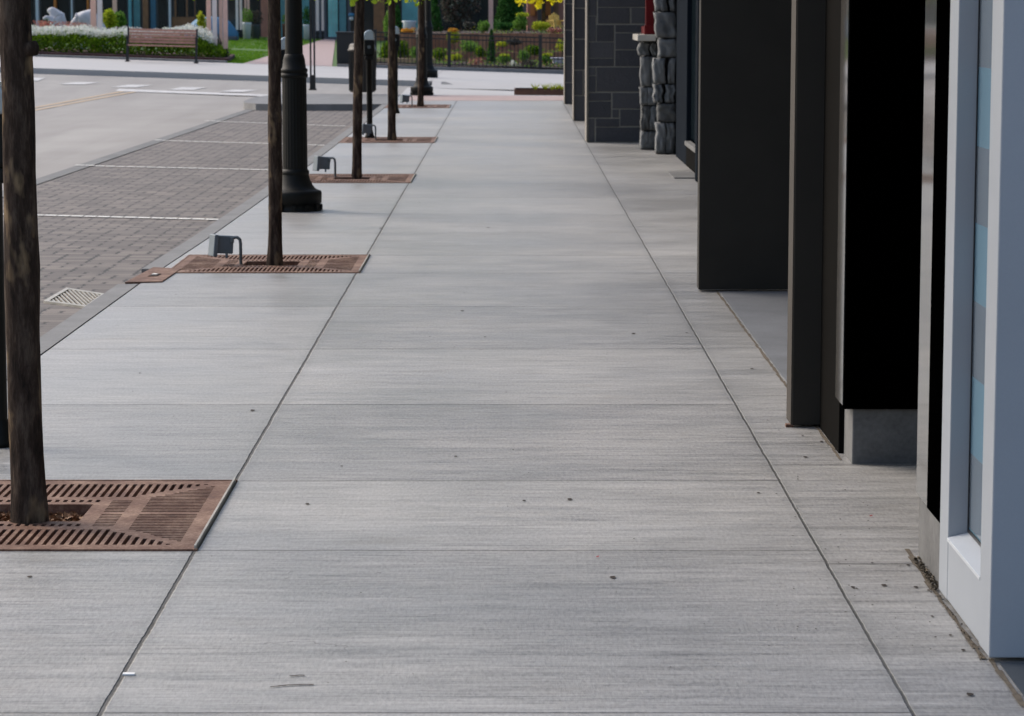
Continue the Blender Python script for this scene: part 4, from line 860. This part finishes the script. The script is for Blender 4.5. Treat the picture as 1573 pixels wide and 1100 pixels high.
fac('doorstep', 497, 525, 57, 66, M['greypot'], 1.0, 1.0)
# warm timber building on the right, behind the garden
tb = thing('timber_building', 'red brown timber building with grey columns at the back right of the garden', 'building', (2, 95, 0))
def fac2(name, x0, x1, y0, y1, mat, Y, thick=.1):
    a = W(x0, y0, Y); b = W(x1, y1, Y); o = MB().box((a.x,Y,b.z),(b.x,Y+thick,a.z)).build(name, mat, tb); o.location = -tb.location
fac2('wall', 810, 1000, -110, 60, M['redbrick'], 92, 4); 
for x0, x1, m_ in ((815,822,'orange'),(838,846,'orange'),(852,858,'brown')): fac2('timber_panel', x0, x1, -100, 24, M[m_], 91.9, .08)
for x0, x1 in ((826,832),(847,850)): fac2('column', x0, x1, -100, 45, M['bin'], 91.5, .3)
fac2('window', 833, 838, -100, 34, M['darkglass'], 91.85, .1)
# ------------------------------------------------------------------ fenced garden
fy = 71.85; xa = W(576, 80, fy).x; fn = thing('iron_fence', 'black iron picket fence round the terraced garden', 'fence', (xa, fy, 0))
posts = [576, 690, 830, 970]; topz = {}
def fz(x, k): return zg(x, fy)+.06+k
for px in posts:
    x = W(px, 80, fy).x; o = MB().box((x-.045,fy-.045,fz(x,0)),(x+.045,fy+.045,fz(x,.90))).box((x-.055,fy-.055,fz(x,.90)),(x+.055,fy+.055,fz(x,.93))).build('post', M['iron'], fn); o.location = -fn.location
for a_, b_ in zip(posts, posts[1:]):
    xa_, xb_ = W(a_,80,fy).x+.046, W(b_,80,fy).x-.046; mb = MB()
    for k, w_ in ((.86,.035),(.745,.03),(.08,.03)): mb.beam((xa_,fy,fz(xa_,k)),(xb_,fy,fz(xb_,k)),.03,w_)
    n = int((xb_-xa_)/.1)
    for i in range(1, n): x = xa_+(xb_-xa_)*i/n; mb.box((x-.008,fy-.008,fz(x,.05)),(x+.008,fy+.008,fz(x,.86)))
    o = mb.build('picket_panel', M['iron'], fn); o.location = -fn.location
sheet('garden_bed', [(y, -4.4, 8) for y in (72.01, 75, 78.4)], .07, .1, M['soil'], kink=False)
YW = 78.4
mb = MB(); xl = W(612,60,YW).x; zt = W(750,51.5,YW).z; mb.box((xl,YW,zg(-2,YW)-.2),(8,YW+.3,zt), 0); o = mb.build('retaining_wall', M['redwall']); tag(o, 'reddish block retaining wall of the upper terrace behind the iron fence', 'retaining wall')
mb = MB().box((xl+.3,YW-2.0,0),(8,YW-1.75,.48)); tag(mb.build('retaining_wall', M['redwall']), 'lower reddish retaining wall half hidden by the garden shrubs', 'retaining wall')
mb = MB().box((W(560,95,73.4).x,73.4,0),(W(668,95,73.4).x,73.65,W(630,90,73.4).z)); tag(mb.build('block_wall', M['tanwall']), 'low tan block wall right behind the left part of the fence', 'garden wall')
mb = MB().box((xl,YW+.31,0),(8,91.9,zt-.03)); tag(mb.build('upper_terrace', M['soil']), kind='structure')
def bush(px, yb, yt, wpx, Y, mat, label, n=700, leaf=.06, cone=False, name='shrub', seed=0, top=None):
    a = W(px, yb, Y); b = W(px, yt, Y); h = b.z-a.z; r = wpx/2/4200*Y; t = thing(name, label, 'shrub' if not cone else 'conifer', (a.x, Y, a.z)); rnd = random.Random(seed or int(px*7))
    mb = MB()
    if cone:
        for _ in range(n):
            u = rnd.random()**1.3; rr_ = r*(1-u)**.75*(.6+.4*rnd.random())+.01; th = rnd.random()*6.28; leaf1(mb, Vector((math.cos(th)*rr_, math.sin(th)*rr_, u*h)), leaf*rnd.uniform(.6,1.3), rnd)
    else:
        for k in range(6): c = (rnd.uniform(-.45,.45)*r, rnd.uniform(-.4,.4)*r, h*rnd.uniform(.3,.62)); leaves(mb, c, (r*.62, r*.6, h*.38), n//6, leaf, rnd, .3)
    mb.build('foliage', mat, t); MB().tube([(0,0,-.03),(0,0,h*.5)], [.03,.015], 8).build('stem', M['bark'], t)
    if top:
        mb = MB(); leaves(mb, (0,0,h*.88), (r*.7,r*.6,h*.16), n//3, leaf*.8, rnd, .3); mb.build('flowers', top, t)
    return t
bush(592,104,62,26,74.2,M['hedge'],'dense dark green shrub left of the tan block wall',1500,.07)
bush(615,88,62,30,76.2,M['hedge'],'broad dark green shrub above the tan block wall',1500,.06)
bush(720,80,60,34,76.6,M['fern'],'spreading mid green shrub on the lower terrace left of the cone evergreen',1100,.05)
bush(738,88,70,22,75.6,M['hedge'],'small dark shrub right beside the narrow cone evergreen',800,.05)
bush(822,84,66,30,76,M['hedge'],'dark green shrub between the lower retaining wall and right fence post',1000,.05)
bush(790,70,58,26,77,M['purple'],'low dark trailing plant on the lower terrace wall',700,.05)
bush(865,80,60,22,76.5,M['lime'],'yellow green shrub beside the first stone pier',800,.05)
bush(755,100,45,15,74.6,M['conifer'],'narrow cone shaped evergreen right behind the fence, taller than the rail',1800,.05,True,'dwarf_conifer')
bush(668,48,-12,24,84,M['conifer'],'slim dark evergreen column behind the farther lamp post',1500,.08,True,'dwarf_conifer')
bush(611,55,8,17,80,M['conifer'],'slim dark evergreen right of the fourth street tree',1400,.07,True,'dwarf_conifer')
bush(783,46,-50,52,83,M['conifer'],'large dark conifer on the upper terrace beside the tall pink post',5000,.1,True,'conifer_tree')
bush(708,47,-25,64,82,M['purple'],'large dark purplish shrub on the upper terrace, left of the pink post',3600,.09)
bush(696,66,44,24,77.6,M['lime'],'lime yellow shrub with an orange flowering top behind the left fence post',1300,.05,top=M['orangefl'])
bush(803,46,20,30,80.5,M['fern'],'light green flowering shrub right of the dark conifer',1400,.06,top=M['lime'])
bush(830,46,30,32,80,M['lime'],'low yellow green mound of foliage left of the yellow chair',1300,.05)
bush(742,50,30,22,79.8,M['fern'],'small pale green shrub at the foot of the tall pink post',800,.05)
bush(720,46,33,26,80.2,M['purple'],'low dark shrub at the edge of the upper terrace',900,.06)
bush(775,46,34,24,79.6,M['conifer'],'low dark green shrub at the foot of the large conifer',900,.06)
bush(640,92,70,24,75,M['fern'],'green shrub behind the tan block wall',900,.05)
bush(675,92,72,26,74.8,M['hedge'],'dark green shrub between tan wall and left fence post',900,.05)
bush(698,93,80,28,74,M['lime'],'low yellow green plants just right of the left fence post',700,.045)
bush(732,104,86,28,73.2,M['pink'],'loose plant with small pink flowers at the foot of the fence',420,.035)
bush(775,97,83,26,73.8,M['fern'],'pale green low shrub right of the narrow cone evergreen',700,.05,top=M['lime'])
bush(803,98,76,20,74.2,M['fern'],'upright bright green shrub in the middle right of the garden',900,.05)
bush(814,106,90,28,73,M['purple'],'low grey blue plant in front of the bright green shrub',600,.045)
bush(841,100,82,24,74,M['fern'],'rounded green shrub right of the right fence post',900,.05,top=M['lime'])
bush(789,104,92,14,73.1,M['white'],'small plant with pale flowers low in the garden',200,.035)
bush(772,72,62,20,77.3,M['lime'],'small lime green clump on the lower retaining wall',500,.05)
bush(850,52,42,26,79.2,M['pink'],'reddish low plants along the right end of the terrace edge',600,.05)
bush(655,66,50,34,78.6,M['fern'],'spreading green shrub behind the fence at the farther lamp post',900,.06)
bush(628,52,42,26,79,M['orangefl'],'clump of orange flowers right of the fourth street tree',500,.05)
bush(168,45,12,26,79,M['lime'],'yellow green bushy plant between the timber posts left of the teal window',1000,.09)
bush(184,42,16,20,79.5,M['fern'],'green bushy plant just left of the teal window',800,.09)
bush(312,48,14,18,76,M['lime'],'yellow green shrub left of the timber post cluster',700,.07)
bush(333,90,52,16,75.4,M['purple'],'dark red leaved plant between the clustered timber posts',600,.06)
bush(597,62,14,20,90,M['fern'],'green bush behind the fourth street tree',700,.08)
for nm, mt_, n_, sz, lb in (('ground_cover','fern',5200,.05,'low mixed green ground cover filling the terraced garden beds'),('ground_cover','purple',2600,.05,'dark trailing ground cover between the garden shrubs'),('ground_cover','lime',1500,.04,'bright yellow green ground cover patches in the garden'),('ground_flowers','pink',1100,.03,'small pink and cream flowers scattered through the garden beds')):
    mb = MB()
    for _ in range(n_):
        tier = rr.random(); x = rr.uniform(-4.3, 3)
        if noise.noise(Vector((x*1.3, tier*3, len(mt_)*2.7))) < -.02: continue
        if tier < .45: y = 72.3+rr.random()*4; z = zg(x,y)+.08
        elif tier < .75: y = 76.3+rr.random()*2; z = .40
        else:
            if x < xl+.1: continue
            y = 78.5+rr.random()*3; z = zt-.02
        leaf1(mb, Vector((x, y, z+abs(rr.gauss(0,.085)))), sz*rr.uniform(.6,1.5), rr)
    tag(mb.build(nm, M[mt_]), lb, 'ground cover', kind='stuff')
# white sign-like cabinet, yellow chair, brick planter
p = W(629, 49, 82); t = thing('white_table', 'small white covered table among the flowers right of the fourth tree', 'table', p)
MB().lathe([(0,0),(.2,0),(.18,.24),(.22,.30),(.22,.33),(0,.33)], n=20).build('cloth', M['whitepot'], t)
p = W(856, 50, 80.5); t = thing('garden_chair', 'yellow wooden garden chair at the right end of the upper terrace', 'chair', p, .5)
mb = MB()
for k in range(5): mb.box((-.17+k*.07,.18,.18),(-.11+k*.07,.2,.5+.04*(2-abs(k-2))))
mb.build('backrest', M['yellowpaint'], t); MB().box((-.19,-.2,.17),(.19,.18,.2)).build('seat', M['yellowpaint'], t)
for x in (-.2,.2):
    MB().box((x-.05,-.24,.33),(x+.05,.22,.355)).build('armrest', M['yellowpaint'], t)
    for y in (-.19,.17): MB().box((x-.02,y-.02,-.03),(x+.02,y+.02,.329)).build('leg', M['yellowpaint'], t)
p = W(862, 92, 73.6); tag(MB().box((-.22,-.15,-.1),(.4,.25,.03),.03).box((-.3,-.2,.031),(.4,.2,.06),.012).build('stone_bench', M['statue'], None, p), 'pale flat stone seat half hidden by the first stone pier', 'stone bench')
# raised steel bed on the near corner
pA = G(790,146); pB = G(790,139.5)
t = thing('raised_bed', 'low rusty steel edged bed with grass tufts beside the stone piers', 'raised bed', (pA.x, pA.y, 0))
MB().box((0,-.02,-.01),(2.6,.0,.1)).box((0,.001,-.01),(.02,1.4,.1)).box((0,1.401,-.01),(2.6,1.42,.1)).build('edging', M['rusty'], t); MB().box((.021,.001,-.01),(2.6,1.4,.06)).build('soil', M['soil'], t)
for (x, y) in ((.42,1.1),(.62,1.2),(.85,1.15),(.95,1.0),(1.1,1.1),(.75,.9)):
    mb = MB()
    for _ in range(70):
        a_ = rr.random()*6.28; L = rr.uniform(.07,.16); mb.add([(x-.006,y,.05),(x+.006,y,.05),(x+math.cos(a_)*L*.8,y+math.sin(a_)*L*.8,.06+L)], [(0,1,2)])
    mb.build('grass_tuft', M['lime'], t)
# yellow leaved tree overhanging from the right
t = thing('yellow_tree', 'tree with bright yellow leaves hanging in beside the first stone pier', 'tree', (1.75, 56.5, 0))
t.location.z = zg(1.75, 56.5); MB().tube([(0,0,-.12),(0,0,1.5),(-.05,0,2.6),(0,0,4.2)], [.07,.06,.05,.03], 12, wob=.1).build('trunk', M['bark'], t)
mb = MB(); br = MB(); rnd = random.Random(77)
for (px, py, n_, sx) in ((800,3,12,.05),(815,-3,14,.1),(829,8,16,.03),(826,0,14,.06),(845,1,16,.06),(862,-1,12,.05),(808,-8,14,.12),(836,-12,30,.2),(860,-14,30,.2)):
    p = W(px, py, 56.3)-t.location; br.tube([(0,0,2.6), (p+Vector((0,0,2.6)))/2+Vector((0,0,.2)), p], [.02,.012,.005], 6)
    for _ in range(n_): leaf1(mb, p+Vector((rnd.gauss(0,sx), rnd.gauss(0,.12), rnd.gauss(0,.035))), rnd.uniform(.09,.15), rnd, 0, True)
for k in range(14): a_ = rnd.random()*6.28; leaves(mb, (math.cos(a_)*.8, math.sin(a_)*.8, rnd.uniform(2.9,4.8)), (.6,.6,.5), 70, .12, rnd, .1, 0, True)
br.build('branch', M['bark'], t); mb.build('crown', M['leafyel'], t)
